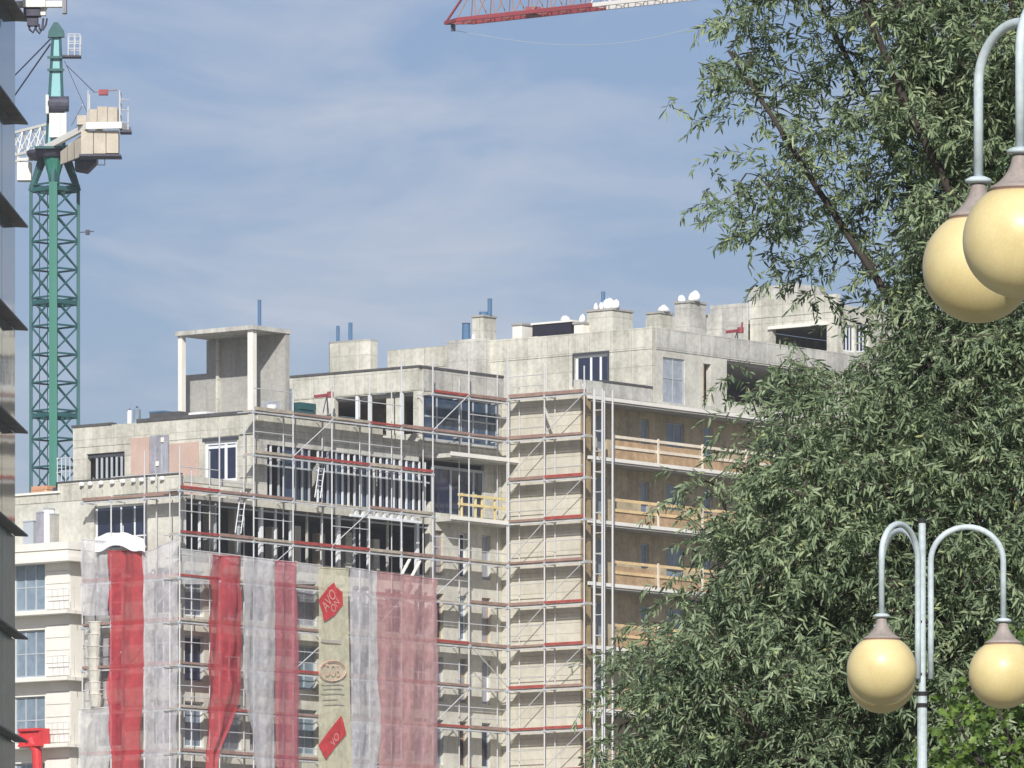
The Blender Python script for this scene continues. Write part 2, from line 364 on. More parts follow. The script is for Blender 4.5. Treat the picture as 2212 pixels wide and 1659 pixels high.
# white posts and studs in the glazed storey
for x in (401, 568, 735, 905): pbox(B, 'post', 'B', u1, vx(x, u1) - .09, vx(x, u1) + .09, .05, .22, gl1[2] + .002, gl1[3] - .002, 'white_frame')
for x in (436, 470, 520, 600, 632, 668, 700, 770, 800, 842, 872): pbox(B, 'stud', 'B', u1, vx(x, u1) - .045, vx(x, u1) + .045, .1, .2, gl1[2] + .002, gl1[3] - .002, random.choice(['grey_frame', 'white_frame', 'concrete_grey']))
for x in (440, 505, 560, 640, 690, 742, 800, 860): pbox(B, 'inner_column', 'B', u1, vx(x, u1) - .25, vx(x, u1) + .2, 1.3, 1.7, 31.42, 33.3 + random.random() * 1.1, random.choice(['board_cream', 'concrete', 'brown_wall']))
for zb in (33.9, 32.45): pbox(B, 'rail', 'B', u1, gl1[0], gl1[1], .12, .17, zb, zb + .07, 'grey_frame')
# --- tier 3 front and side
uL3 = ux(158, v3); z3t = 38.42
w3a = hA(v3, 187, 269, 978, 1042); w3d = hA(v3, 441, 512, 952, 1042)
facade(B, 'wall', 'A', v3, uL3, u1, 34.4, 37.45, [w3a, w3d], 'concrete')
for i in range(4): pbox(B, 'parapet_panel', 'A', v3, uL3 + (u1 - uL3) * i / 4 + .01, uL3 + (u1 - uL3) * (i + 1) / 4 - .01, -.025, .25, 37.46, z3t, 'concrete')
pbox(B, 'coping', 'A', v3, uL3 - .05, uL3 + (u1 - uL3) * .22, -.08, .3, z3t + .001, z3t + .11, 'coping')
pbox(B, 'coping', 'A', v3, uL3 + (u1 - uL3) * .36, u1 - .3, -.08, .3, z3t + .001, z3t + .16, 'coping')
for k in range(6):   # louvre slats in the left opening
    s_ = w3a[0] + (w3a[1] - w3a[0]) * (.2 + .13 * k)
    pbox(B, 'slat', 'A', v3, s_, s_ + .12, .12, .16, w3a[2] + .002, w3a[3] - .002, 'grey_frame')
pbox(B, 'lintel', 'A', v3, w3a[0] + .002, w3a[1] - .002, .1, .2, w3a[3] - .2, w3a[3] - .003, 'dark_frame')
pbox(B, 'board_panel', 'A', v3, ux(284, v3), ux(324, v3), -.06, -.004, 34.6, 37.7, 'pink_board')
pbox(B, 'board_panel', 'A', v3, ux(326, v3), ux(366, v3), -.08, -.004, 34.6, 37.75, 'bluegrey_board')
pbox(B, 'board_panel', 'A', v3, ux(368, v3), ux(430, v3), -.05, -.004, 34.6, 37.3, 'pink_board')
for x in (337, 351, 360): pbox(B, 'batten', 'A', v3, ux(x, v3), ux(x + 3, v3), -.12, -.082, 34.7, 37.3, 'film')
pbox(B, 'white_plate', 'A', v3, ux(351, v3), ux(357, v3), -.13, -.083, 37.4, 37.62, 'white_render')
pbox(B, 'white_plate', 'A', v3, ux(340, v3), ux(347, v3), -.13, -.122, 36.3, 36.52, 'white_render')
dW = window(B, 'A', v3, w3d, .1, (.62,), (.86,), 'white_frame', 'pane_dark', .16, 'door_frame')
pbox(B, 'lintel', 'A', v3, w3d[0] - .1, w3d[1] + .1, -.03, -.002, w3d[3], w3d[3] + .16, 'dark_frame')
gl3 = (vx(577, u1), vx(930, u1), 34.72, 37.05)
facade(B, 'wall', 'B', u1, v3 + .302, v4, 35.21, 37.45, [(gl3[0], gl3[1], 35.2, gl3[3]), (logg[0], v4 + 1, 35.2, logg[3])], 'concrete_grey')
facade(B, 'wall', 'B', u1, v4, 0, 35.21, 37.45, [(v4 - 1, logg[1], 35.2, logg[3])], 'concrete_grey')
n3 = 6
for i in range(n3):
    a, b = v3 + .25 + (0 - v3 - .25) * i / n3, v3 + .25 + (0 - v3 - .25) * (i + 1) / n3
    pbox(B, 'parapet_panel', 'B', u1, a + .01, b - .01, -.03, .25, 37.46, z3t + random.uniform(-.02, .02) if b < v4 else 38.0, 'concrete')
pbox(B, 'coping', 'B', u1, v3 - .06, v4, -.09, .3, z3t + .03, z3t + .15, 'coping')
studs3 = [576, 587, 604, 615, 640, 655, 670, 689, 710, 728, 742, 755, 768, 782, 796, 810, 824, 838, 853, 866, 880, 895, 908, 920]
for x in studs3: pbox(B, 'stud', 'B', u1, vx(x, u1) - .05, vx(x, u1) + .05, .04, .1, 34.6, gl3[3] - .002, random.choice(['white_frame', 'white_frame', 'white_frame', 'grey_frame']))
pbox(B, 'transom', 'B', u1, gl3[0], gl3[1], .05, .11, 36.05, 36.13, 'grey_frame')
for a, b in zip(studs3[:-1], studs3[1:]):
    if random.random() < .75: pbox(B, 'pane', 'B', u1, vx(a, u1) + .07, vx(b, u1) - .07, .15, .17, 34.62, gl3[3] - .01, random.choice(['pane_dark', 'pane_dark', 'pane_blue', 'pane_dark']))
# loggia by the inner corner: slabs, post, window, yellow timber guard
for z in (34.45, 37.5):
    pbox(B, 'balcony_slab', 'B', u1, vx(940, u1), -.004, -1.0, 0, z - .2, z, 'concrete_grey')
    pbox(B, 'slab_edge', 'B', u1, vx(938, u1), -.004, -1.06, -1.003, z - .13, z + .06, 'white_render')
lw = (vx(944, u1), vx(1056, u1), 34.6, 37.0)
window(B, 'B', u1, lw, .3, (.36, .8), (), 'grey_frame', 'pane_dark', .14)
pbox(B, 'wall', 'B', u1, lw[1], 0, .28, .5, 34.5, 37.45, 'concrete_grey')
rl = None
for zb in (35.05, 35.5):
    q = pbox(B, 'guard_rail', 'B', u1, vx(958, u1), vx(1060, u1), -.94, -.88, zb, zb + .12, 'yellow_wood')
for x in (968, 998, 1012, 1040): pbox(B, 'guard_post', 'B', u1, vx(x, u1) - .05, vx(x, u1) + .05, -.875, -.8, 34.46, 35.65, 'yellow_wood')
# --- tier 4
z4t = zy(790, u1, v4); uL4 = ux(560, v4)
w4 = hA(v4, 722, 893, 846, 922)
facade(B, 'wall', 'A', v4, uL4, u1, 37.45, 40.45, [(w4[0], w4[1], 38.4, w4[3])], 'concrete')
for i in range(3): pbox(B, 'parapet_panel', 'A', v4, uL4 + (u1 - uL4) * i / 3 + .01, uL4 + (u1 - uL4) * (i + 1) / 3 - .01, -.03, .25, 40.46, z4t - .08, 'concrete')
pbox(B, 'coping', 'A', v4, uL4, u1 - .3, -.07, .3, z4t - .079, z4t + .03, 'coping')
for x in (770, 797, 866): pbox(B, 'post', 'A', v4, ux(x, v4) - .08, ux(x, v4) + .08, .02, .14, 38.41, w4[3] - .002, 'white_frame')
for x0, x1 in ((826, 842), (845, 856), (884, 893)): pbox(B, 'panel', 'A', v4, ux(x0, v4), ux(x1, v4) - .02, .3, .36, 38.41, w4[3] - .002, 'board_pale')
pbox(B, 'inner_wall', 'A', v4, w4[0] - .5, ux(815, v4), 2.2, 2.4, 37.6, 40.4, 'brick_brown')
h4 = (vx(916, u1), vx(1079, u1), 38.15, 40.35)
facade(B, 'wall', 'B', u1, v4 + .302, v5, 38.02, 40.45, [h4], 'concrete_grey')
for i in range(3):
    a = v4 + .25 + (v5 - v4) * i / 3; b = v4 + .25 + (v5 - v4) * (i + 1) / 3
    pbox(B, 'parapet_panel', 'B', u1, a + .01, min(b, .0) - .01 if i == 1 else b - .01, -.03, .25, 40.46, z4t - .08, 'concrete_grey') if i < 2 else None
pbox(B, 'coping', 'B', u1, v4 - .06, -.03, -.08, .3, z4t - .079, z4t + .03, 'coping')
window(B, 'B', u1, h4, .14, (.2, .52, .68, .86), (.52,), 'grey_frame', 'pane_blue', .1)
pbox(B, 'corner_post', 'B', u1, v4 - .02, vx(914, u1), -.02, -.002, 38.1, 40.4, 'white_render')
# --- tall block: coursed insulation boards on the front, brown return, open galleries on the side
facade(B, 'wall', 'A', 0, u1, 0, 0, 40.45, [], 'concrete_grey')
z = 19.0; row = 0
while z < 40.3:
    hh = min(.5, 40.4 - z); cut = u1 + (0 - u1) * random.uniform(.25, .75)
    for a, b in ((u1 + .01, cut), (cut + .012, -.006)):
        pbox(B, 'facade_board', 'A', 0, a, b, -.1 - random.uniform(0, .01), -.003, z + .011, z + hh, random.choice(['board_cream', 'board_cream', 'board_tan', 'board_cream']))
    z += .5; row += 1
pbox(B, 'brown_return', 'B', 0, -.1, .62, -.06, -.003, 19, 40.38, 'brown_insulation')
REC = 1.35
g_levels = [28.4 - 3.02, 28.4, 31.45, 34.45, 37.5, 40.4]
B2h = []
for z in g_levels[:-1]:
    for x0, x1 in ((1290, 1310), (1385, 1402), (1440, 1478), (1520, 1540), (1640, 1690), (1760, 1800), (1900, 1940)):
        B2h.append((vx(x0, -REC), vx(x1, -REC), z + (.1 if x1 - x0 > 30 else .6), z + 2.35))
facade(B, 'wall', 'B', -REC, .62, BACK, 0, 40.2, B2h, 'brown_wall')
for h in B2h: window(B, 'B', -REC, h, .1, (.5,) if h[1] - h[0] > .9 else (), (), 'grey_frame', 'pane_pale', .07)
pbox(B, 'end_wall', 'A', .3, -REC - .3, -.003, .004, .32, 0, 40.2, 'brown_wall')
for i, z in enumerate(g_levels):
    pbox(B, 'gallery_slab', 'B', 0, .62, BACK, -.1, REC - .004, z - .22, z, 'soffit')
    pbox(B, 'slab_edge', 'B', 0, .3, BACK, -.16, -.103, z - .12, z + .05, 'white_render')
    if z > 40: continue
    # timber guards along the gallery
    va, vb = vx(1322, 0), vx(2060, 0); nb = 8
    for k in range(nb):
        a, b = va + (vb - va) * k / nb, va + (vb - va) * (k + 1) / nb
        po = pbox(B, 'guard_post', 'B', 0, a, a + .1, -.09, -.03, z + .051, z + 1.25, 'pine_pale')
        for zr in (.55, 1.05): pbox(B, 'guard_rail', 'B', 0, a + .02 - .015, b - .005, -.028, .01, z + zr, z + zr + .14, 'pine_pale' if i > 3 else 'pine')
        if i in (4, 2, 3) or k < 3: pbox(B, 'guard_panel', 'B', 0, a + .16, b - .1, .03, .05, z + .06, z + (.95 if (k + i) % 3 else .6), 'osb')
# --- top tier and its terrace
z5t = zy(706, 0, v5); uL5 = ux(838, v5)
w5 = hA(v5, 1241, 1313, 766, 832)
facade(B, 'wall', 'A', v5, uL5, 0, 40.45, 43.1, [w5], 'concrete')
for i in range(7):
    a, b = uL5 + (0 - uL5) * i / 7, uL5 + (0 - uL5) * (i + 1) / 7
    pbox(B, 'parapet_panel', 'A', v5, a + .008, b - .008, -.03, .25, 43.11, z5t + random.uniform(-.015, .015) - (.06 if i < 2 else 0), 'concrete')
window(B, 'A', v5, w5, .12, (.45, .74), (), 'white_frame', 'pane_dark', .12)
pbox(B, 'window_reveal', 'A', v5, w5[0] - .1, w5[1] + .12, -.04, -.003, w5[3], w5[3] + .12, 'dark_frame')
pbox(B, 'window_reveal', 'A', v5, w5[1], w5[1] + .1, -.04, -.003, w5[2], w5[3] - .003, 'dark_frame')
pbox(B, 'window_reveal', 'A', v5, w5[0] - .1, w5[0], -.04, -.003, w5[2], w5[3] - .003, 'dark_frame')
pbox(B, 'pier', 'A', v5, ux(982, v5), ux(1060, v5), -.6, -.035, 40.5, zy(733, ux(1020, v5), v5 - .6), 'concrete_grey')
wB5 = [hB(0, 1432, 1479, 774, 872), hB(0, 1519, 1536, 786, 876), hB(0, 1570, 1790, 776, 880)]
wB5 = [(a, b, max(c, 40.52), d) for a, b, c, d in wB5]
facade(B, 'wall', 'B', 0, v5 + .302, BACK, 40.46, 43.1, wB5, 'board_pale')
nB = 8
for i in range(nB):
    a, b = v5 + .25 + (BACK - v5) * i / nB, v5 + .25 + (BACK - v5) * (i + 1) / nB
    pbox(B, 'parapet_panel', 'B', 0, a + .01, b - .01, -.03, .25, 43.11, z5t, 'concrete_grey')
window(B, 'B', 0, wB5[0], .05, (.5,), (.55,), 'grey_frame', 'film', .06)
pbox(B, 'wood_post', 'B', 0, wB5[1][0] + .02, wB5[1][0] + .14, .05, .15, 40.5, wB5[1][3], 'osb')
pbox(B, 'terrace_parapet', 'B', 0, .32, v5 - .04, 0, .18, 40.46, 41.18, 'concrete_grey')
pbox(B, 'coping', 'B', 0, 1.6, v5 - .04, -.04, .22, 41.181, 41.28, 'coping')
pbox(B, 'terrace_parapet', 'A', .1, ux(1236, 0), -.19, 0, .2, 40.46, 41.2, 'concrete_grey')
# --- highest block at the right
z6t = zy(652, 0, v6); uL6 = ux(1545, v6)
w6 = hA(v6, 1668, 1786, 706, 762)
facade(B, 'wall', 'A', v6, ux(1620, v6), 0, 43.5, 46.2, [w6], 'concrete')
pbox(B, 'parapet_panel', 'A', v6, ux(1620, v6), -.01, -.03, .3, 46.21, z6t + .4, 'concrete')
pbox(B, 'lintel', 'A', v6, w6[0] - .2, w6[1], -.12, -.003, w6[3] - .02, w6[3] + .14, 'white_render')
pbox(B, 'wall', 'A', v6, uL6, ux(1619, v6), -.4, -.1, 43.5, zy(662, uL6, v6), 'concrete_grey')
w6b = [hB(0, 1822, 1846, 702, 760), hB(0, 1850, 1876, 700, 762)]
facade(B, 'wall', 'B', 0, v6 + .302, BACK, 43.5, 46.6, w6b, 'concrete')
for h in w6b: window(B, 'B', 0, h, .1, (.4, .7), (), 'white_frame', 'pane_dark', .08)
pbox(B, 'roof_box', 'A', v6 + 3, ux(1618, v6 + 3), ux(1722, v6 + 3), 0, 2.5, 46.3, zy(598, 0, v6 + 3), 'concrete_grey')
pbox(B, 'stub_wall', 'A', v6 + 2.6, ux(1655, v6 + 2.6), ux(1662, v6 + 2.6), 0, .3, 46.3, zy(628, 0, v6 + 2.6), 'concrete')
# --- floors, inner and rear walls (closing the volumes)
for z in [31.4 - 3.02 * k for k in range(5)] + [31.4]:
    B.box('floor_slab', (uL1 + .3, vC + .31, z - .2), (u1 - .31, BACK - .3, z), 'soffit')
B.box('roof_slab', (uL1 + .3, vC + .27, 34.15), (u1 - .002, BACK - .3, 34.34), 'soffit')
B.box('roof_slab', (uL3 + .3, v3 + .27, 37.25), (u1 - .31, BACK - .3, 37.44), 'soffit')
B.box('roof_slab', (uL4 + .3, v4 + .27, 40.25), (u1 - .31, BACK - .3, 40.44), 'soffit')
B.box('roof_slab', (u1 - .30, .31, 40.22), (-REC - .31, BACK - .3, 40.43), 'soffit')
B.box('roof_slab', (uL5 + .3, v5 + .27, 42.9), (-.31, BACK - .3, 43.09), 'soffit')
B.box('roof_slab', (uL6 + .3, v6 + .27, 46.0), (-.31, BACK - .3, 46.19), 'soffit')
for z0, z1, ul, vf, ur in ((0, 34.14, uL1, vC, u1), (34.35, 37.24, uL3, v3, u1), (37.45, 40.24, uL4, v4, u1), (40.45, 42.89, uL5, v5, 0), (43.1, 45.99, uL6, v6, 0)):
    B.box('side_wall', (ul, vf + .31, z0), (ul + .28, BACK - .3, z1), 'concrete')
    B.box('rear_wall', (ul, BACK - .29, z0), (ur - .31, BACK, z1), 'concrete')
B.box('inner_wall', (u1 - 4.2, vC + 4, 19), (u1 - 4.0, -.5, 34.1), 'inner_shade')
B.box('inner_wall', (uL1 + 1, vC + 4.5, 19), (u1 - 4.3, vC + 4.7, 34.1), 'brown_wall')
B.box('inner_wall', (u1 - 3.7, v3 + 3.5, 34.36), (u1 - 3.5, -.3, 37.2), 'inner_shade')
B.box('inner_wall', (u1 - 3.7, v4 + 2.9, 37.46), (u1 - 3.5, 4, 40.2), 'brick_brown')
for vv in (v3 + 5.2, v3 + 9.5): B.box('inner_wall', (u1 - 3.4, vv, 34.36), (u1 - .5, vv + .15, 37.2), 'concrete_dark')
# --- tower shelter on the first roof
vt = v3 + .7; ut = ux(546, vt); zt0 = z3t - .4; ztop = zy(712, ut, vt)
utL = ux(388, vt); vtb = vt + 2.25
tw = B.box('tower_roof', (utL - .15, vt - .15, ztop), (ut + .15, vtb + .35, ztop + .2), 'concrete_grey')
B.box('tower_wall', (ux(446, vtb), vtb, zt0), (ut + .1, vtb + .3, ztop - .002), 'concrete_dark')
B.box('tower_wall', (ux(398, vtb), vtb + .01, zt0), (ux(445.5, vtb), vtb + .28, zy(806, utL, vtb)), 'concrete_dark')
for (pu, pv, w_) in ((ut, vt + .14, .32), (utL + .14, vt + .14, .24)): B.box('tower_post', (pu - w_, pv - .14, zt0), (pu, pv + .14, ztop - .002), 'white_render')
B.box('tower_post', (ux(473, vtb) - .08, vtb - .14, zt0), (ux(473, vtb) + .08, vtb - .003, ztop - .002), 'concrete')
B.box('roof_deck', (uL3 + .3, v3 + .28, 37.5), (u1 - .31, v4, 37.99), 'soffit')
B.beam('vent_pipe', (ut - .1, vt + .6, ztop + .2), (ut - .1, vt + .6, ztop + 1.45), .17, 'blue_pipe', tw)
# --- shafts, vents on the upper roofs
def shaft(x0, x1, y0, v, dep, zb, m='concrete', pipes=(), bev=.0):
    a, b = ux(x0, v), ux(x1, v + dep * .5); zt = zy(y0, (a + b) / 2, v)
    V = []; F = []; c = .28 if bev else .0
    pts = [(a + c, v), (b - c, v), (b, v + c), (b, v + dep - c), (b - c, v + dep), (a + c, v + dep), (a, v + dep - c), (a, v + c)] if c else [(a, v), (b, v), (b, v + dep), (a, v + dep)]
    k = len(pts)
    for q in pts: V.append((q[0], q[1], zb))
    for q in pts: V.append((q[0], q[1], zt))
    F = [(i, (i + 1) % k, k + (i + 1) % k, k + i) for i in range(k)] + [tuple(range(k, 2 * k)), tuple(range(k - 1, -1, -1))]
    s_ = B.mesh('chimney_shaft', V, F, m)
    B.box('shaft_cap', (a - .06, v - .06, zt + .002), (b + .06, v + dep + .06, zt + .1), 'concrete_dark', s_) if not bev else B.mesh('shaft_cap', [(q[0], q[1], zt + .002) for q in pts] + [(q[0], q[1], zt + .1) for q in pts], F, 'concrete_dark', s_)
    for px, py, wd in pipes:
        uu = ux(px, v + .5); B.beam('vent_pipe', (uu, v + .5, zt + .1), (uu, v + .5, zy(py, uu, v + .5)), wd, 'blue_pipe', s_)
    return s_, a, b, zt
shaft(703, 808, 740, v4 + 6, 1.1, 40.4, 'concrete', ((730, 704, .17), (757, 697, .2)), bev=1)
shaft(1020, 1058, 685, v5 + 2, 1.0, 43.0, 'concrete', ((1058, 645, .22), (1046, 674, .5)))
shaft(1107, 1140, 703, v5 + .8, .9, 43.0, 'white_render')
shaft(1240, 1268, 700, v5 + .8, .6, 43.0, 'white_render')
S1 = shaft(1268, 1345, 672, v5 + 1.2, 1.6, 43.0, 'concrete', ((1303, 630, .2),))
S2 = shaft(1397, 1440, 678, v5 + 5.5, 1.0, 43.0, 'concrete')
S3 = shaft(1458, 1508, 655, v5 + 7, 1.3, 43.0, 'concrete_grey', ((1505, 632, .14),))
pbox(B, 'low_wall', 'A', v5 + 9, ux(1395, v5 + 9), ux(1560, v5 + 9), 0, .3, 43.1, zy(668, 0, v5 + 9), 'concrete_grey')
# dark membrane box between vents
vv = v5 + .9
pbox(B, 'membrane_box', 'A', vv, ux(1150, vv), ux(1234, vv), 0, 1.2, 43.12, zy(699, ux(1190, vv), vv), 'black_sheet')
pbox(B, 'membrane_lid', 'A', vv, ux(1148, vv), ux(1238, vv), -.06, 1.3, zy(699, ux(1190, vv), vv) + .002, zy(695, ux(1190, vv), vv), 'white_render')
# ------------------------------------------------------------------ finished white block at the left
vw = vC - .95; uw = ux(152, vw)
Wb = Thing('white_block', 'finished white rendered block with ledges and tall windows beside the grey netting', 'building', (uw, vw, 0))
lev = [32.15, 29.15, 26.05, 22.95, 19.85]
wh = []
for z in lev[1:]: wh.append((ux(30, vw), ux(97, vw), z + .1, z + 2.3))
facade(Wb, 'wall', 'A', vw, uL1, uw, 0, 31.4, wh, 'white_render')
pbox(Wb, 'wall', 'B', uw, vw + .302, vC - .01, 0, .25, 0, 31.4, 'white_render')
for h in wh: window(Wb, 'A', vw, h, .12, (.33, .66), (.5,), 'grey_frame', 'pane_pale', .07)
for z in lev[1:]:     # cladding boards between the ledges
    zz = z + .12; k = 0
    while zz < z + 2.7:
        pbox(Wb, 'cladding_board', 'A', vw, ux(101, vw), uw - .02, -.05 - random.uniform(0, .012), -.003, zz, zz + .56, 'white_render'); zz += .59
    pbox(Wb, 'ledge', 'A', vw, uL1, uw + .45, -.75, -.06, z - .16, z, 'white_render')
    pbox(Wb, 'ledge', 'B', uw, vw - .05, vC - .03, -.45, -.004, z - .16, z - .002, 'white_render')
    for k in range(5):
        s_ = ux(112 + k * 12, vw - .7); pbox(Wb, 'baluster', 'A', vw, s_, s_ + .018, -.7, -.682, z + .001, z + .95, 'tube')
    pbox(Wb, 'hand_rail', 'A', vw, ux(100, vw - .7), uw + .4, -.7, -.67, z + .955, z + .985, 'tube')
pbox(Wb, 'cornice', 'A', vw, uL1, uw + .6, -.8, 1.0, 31.41, 31.62, 'white_render')
pbox(Wb, 'cornice', 'A', vw, uL1, uw + .5, -.72, 1.0, 31.623, 31.95, 'white_render')
pbox(Wb, 'cornice', 'A', vw, uL1, uw + .55, -.78, 1.0, 31.953, 32.3, 'white_render')
# site clutter on its roof
for i, (x0, x1, y0, m_, nm, lb) in enumerate(((78, 92, 1108, 'bluegrey_board', 'equipment_box', 'blue-grey box on the white block roof, next to the taller pale box'), (94, 104, 1100, 'white_sack', 'equipment_box', 'pale upright box on the white block roof, taller than its neighbours'), (106, 117, 1112, 'concrete_dark', 'equipment_box', 'dark grey box at the right end of the white block roof'), (50, 72, 1128, 'grey_frame', 'equipment_box', 'low grey box on the white block roof, nearest the glass facade'))):
    vv = vw + .4 + .1 * i; t = Thing(nm, lb, 'box', (ux(x0, vv), vv, 32.3), group='equipment on the white block roof')
    zt = zy(y0, ux(x0, vv), vv)
    pbox(t, 'case', 'A', vv, ux(x0, vv), ux(x1, vv), 0, .4, 32.301, zt, m_)
    pbox(t, 'lid', 'A', vv, ux(x0, vv) - .03, ux(x1, vv) + .03, -.03, .43, zt + .001, zt + .06, 'grey_frame')

# ------------------------------------------------------------------ scaffolds
LIFT = [40.45, 38.45, 36.45, 34.45, 32.42, 30.42, 28.4, 26.4, 24.4, 22.4, 20.4]
def scaffold(name, label, plane, pos, stands, tops, lifts, toe, inner=.3, outer=1.0, diag=(), zlow=18.0):
    """stands: positions along the front; tops: height of each upright; lifts: list of (z, i0, i1)"""
    T = Thing(name, label, 'scaffold', PL(plane, pos, stands[0], -outer, 0))
    D = lambda s_, d, z: PL(plane, pos, s_, -d, z)
    for s_, zt in zip(stands, tops):
        T.beam('standard', D(s_, outer, 0), D(s_, outer, zt), .075, 'tube')
        T.beam('standard', D(s_ + .12, inner, 0), D(s_ + .12, inner, zt - 1.0), .06, 'tube')
    for z, i0, i1 in lifts:
        tm = random.choice(toe)
        for i in range(i0, i1):
            a, b = stands[i], stands[i + 1]
            dk = pbox(T, 'deck_board', plane, pos, a + .02, b - .02, -outer + .05, -inner - .04, z - .06, z, 'deck_wood')
            if random.random() < .93: pbox(T, 'toe_board', plane, pos, a + .015, b - .015, -outer - .04, -outer - .005, z + .0, z + random.uniform(.09, .15), random.choice(toe))
            pbox(T, 'ledger', plane, pos, a, b, -outer + .005, -outer + .045, z - .14, z - .075, 'tube')
            if random.random() < .4: T.beam('guard_rail', D(a, outer, z + 1.0), D(b, outer, z + 1.0), .045, 'tube')
            if random.random() < .2: T.beam('guard_rail', D(a, outer, z + .5), D(b, outer, z + .5), .04, 'tube')
        for i in range(i0, i1 + 1): T.beam('transom', D(stands[i], outer - .05, z - .1), D(stands[i], .02, z - .1), .05, 'tube'); T.beam('coupler', D(stands[i], outer, z - .17), D(stands[i], outer, z - .05), .13, 'grey_frame', None, False)
    for i, za, zb in diag: T.beam('brace', D(stands[i], outer + .05, za), D(stands[i + 1], outer + .05, zb), .05, 'tube')
    return T
random.seed(21)
uo = u1 + 1.0
sB = [vx(x, uo) for x in (388, 474, 548, 633, 717, 798, 867, 935, 1013)] + [-.95]
tB = [35.9, 37.4, 39.2, 39.6, 40.4, 40.6, 41.6, 41.9, 42.2, 42.6]
SB = scaffold('scaffold', 'long tube scaffold along the grey side front, behind the netting strips', 'B', u1, sB, tB,
         [(40.3, 7, 9), (38.45, 2, 9), (36.45, 2, 7), (34.45, 0, 7), (32.42, 0, 9)] + [(z, 0, 9) for z in LIFT[5:]], ['toe_brown', 'toe_brown', 'toe_red', 'deck_wood'],
         diag=[(3, 36.5, 38.4), (7, 38.5, 40.4), (4, 32.5, 34.3), (7, 30.5, 32.3), (8, 28.4, 26.5), (7, 24.5, 26.3), (2, 30.5, 32.3), (5, 28.5, 30.3), (3, 26.5, 28.3)])
sA2 = [u1 + 1.1, ux(1176, -.95), ux(1262, -.95)]
SA = scaffold('scaffold', 'tube scaffold with red toe boards on the tall cream boarded front', 'A', 0, sA2, [42.0, 41.9, 41.7],
         [(z, 0, 2) for z in LIFT], ['toe_red', 'toe_red', 'toe_brown', 'toe_brown'], inner=.28, outer=.95, diag=[(0 if k % 2 else 1, LIFT[k + 1] + .1, LIFT[k] - .1) for k in range(10)])
sA1 = [ux(x, vC - 1.0) for x in (178, 240, 312, 388)]
SC = scaffold('scaffold', 'tube scaffold across the front of the lowest terrace beside the white block', 'A', vC, sA1, [32.6, 34.0, 36.3, 36.4],
         [(34.2, 0, 3)] + [(z, 0, 3) for z in LIFT[5:]], ['toe_red', 'toe_brown'], diag=[(2, 28.5, 30.3), (1, 26.5, 28.3), (2, 24.5, 26.3), (0, 30.5, 32.3)])
# slim ladder tower by the brown corner
T = Thing('scaffold_tower', 'slim upright scaffold tower of pale tubes at the brown building corner', 'scaffold', (.9, -.2, 0))
vs_ = [(ux(1283, -.3), -.3), (ux(1301, -.3), -.3), (ux(1283, -.3) , .5), (ux(1301, -.3), .5)]
for q in vs_: T.beam('standard', (q[0], q[1], 0), (q[0], q[1], 40.6), .1, 'tube')
for z in [20 + .98 * k for k in range(21)]:
    T.beam('rung', (vs_[0][0], vs_[0][1], z), (vs_[1][0], vs_[1][1], z), .05, 'tube')
    if int(z) % 2 == 0: T.beam('rung', (vs_[0][0], vs_[0][1], z), (vs_[2][0], vs_[2][1], z), .05, 'tube')
# ladders and loose boards
def ladder(label, x0, y0, x1, y1, u):
    va, vb = vx(x0, u), vx(x1, u); za, zb = zy(y0, u, va), zy(y1, u, vb)
    t = Thing('ladder', label, 'ladder', (u, va, za))
    for du in (-.2, .2):
        t.beam('side_rail', (u, va + du, za), (u, vb + du, zb), .05, 'white_frame')
    for k in range(1, 7):
        f_ = k / 7; p_ = (u, va + (vb - va) * f_, za + (zb - za) * f_)
        t.beam('rung', (p_[0], p_[1] - .2, p_[2]), (p_[0], p_[1] + .2, p_[2]), .035, 'white_frame')
ladder('pale ladder leaning on the scaffold just right of the concrete corner', 514, 1152, 526, 1062, u1 + .8)
ladder('pale ladder leaning against the row of white studs', 686, 1075, 698, 988, u1 + .8)
def plank(label, plane, pos, x0, y0, x1, y1, d, m_='white_render', wdt=.16):
    fx = ux if plane == 'A' else vx
    pp = pos - d if plane == 'A' else pos + d
    a, b = fx(x0, pp), fx(x1, pp); za = zy(y0, *((a, pp) if plane == 'A' else (pp, a))); zb = zy(y1, *((b, pp) if plane == 'A' else (pp, b)))
    p_, q_ = PL(plane, pos, a, -d, za), PL(plane, pos, b, -d, zb)
    t = Thing('plank', label, 'plank', p_, group='planks leaning on the scaffold'); t.beam('board', p_, q_, wdt, m_, None, False, .05); t.beam('cleat', tuple(Vector(p_).lerp(Vector(q_), .5) - Vector((0, .02, 0))), tuple(Vector(p_).lerp(Vector(q_), .53)), wdt * 1.3, m_, None, False, .08)
plank('white plank leaning above the rose netting, left of its pair', 'B', u1, 868, 1240, 885, 1208, 1.0)
plank('white plank leaning above the rose netting, right of its pair', 'B', u1, 890, 1244, 907, 1212, 1.0)
plank('long pale plank leaning high on the cream boarded front', 'A', 0, 1176, 880, 1194, 925, .7, 'board_pale', .14)
# toothed beam
t = Thing('toothed_beam', 'pale steel beam with a row of short stubs hung on the scaffold', 'beam', (u1 + .9, vx(760, u1 + .9), 33.6))
va, vb = vx(756, u1 + .9), vx(908, u1 + .9); zq = zy(1110, u1 + .9, va)
t.box('flange', (u1 + .85, va, zq - .12), (u1 + .97, vb, zq), 'white_frame')
for k in range(9):
    v_ = va + .35 + (vb - va - .5) * k / 9; t.box('stub', (u1 + .86, v_, zq + .001), (u1 + .96, v_ + .14, zq + .3), 'white_frame')
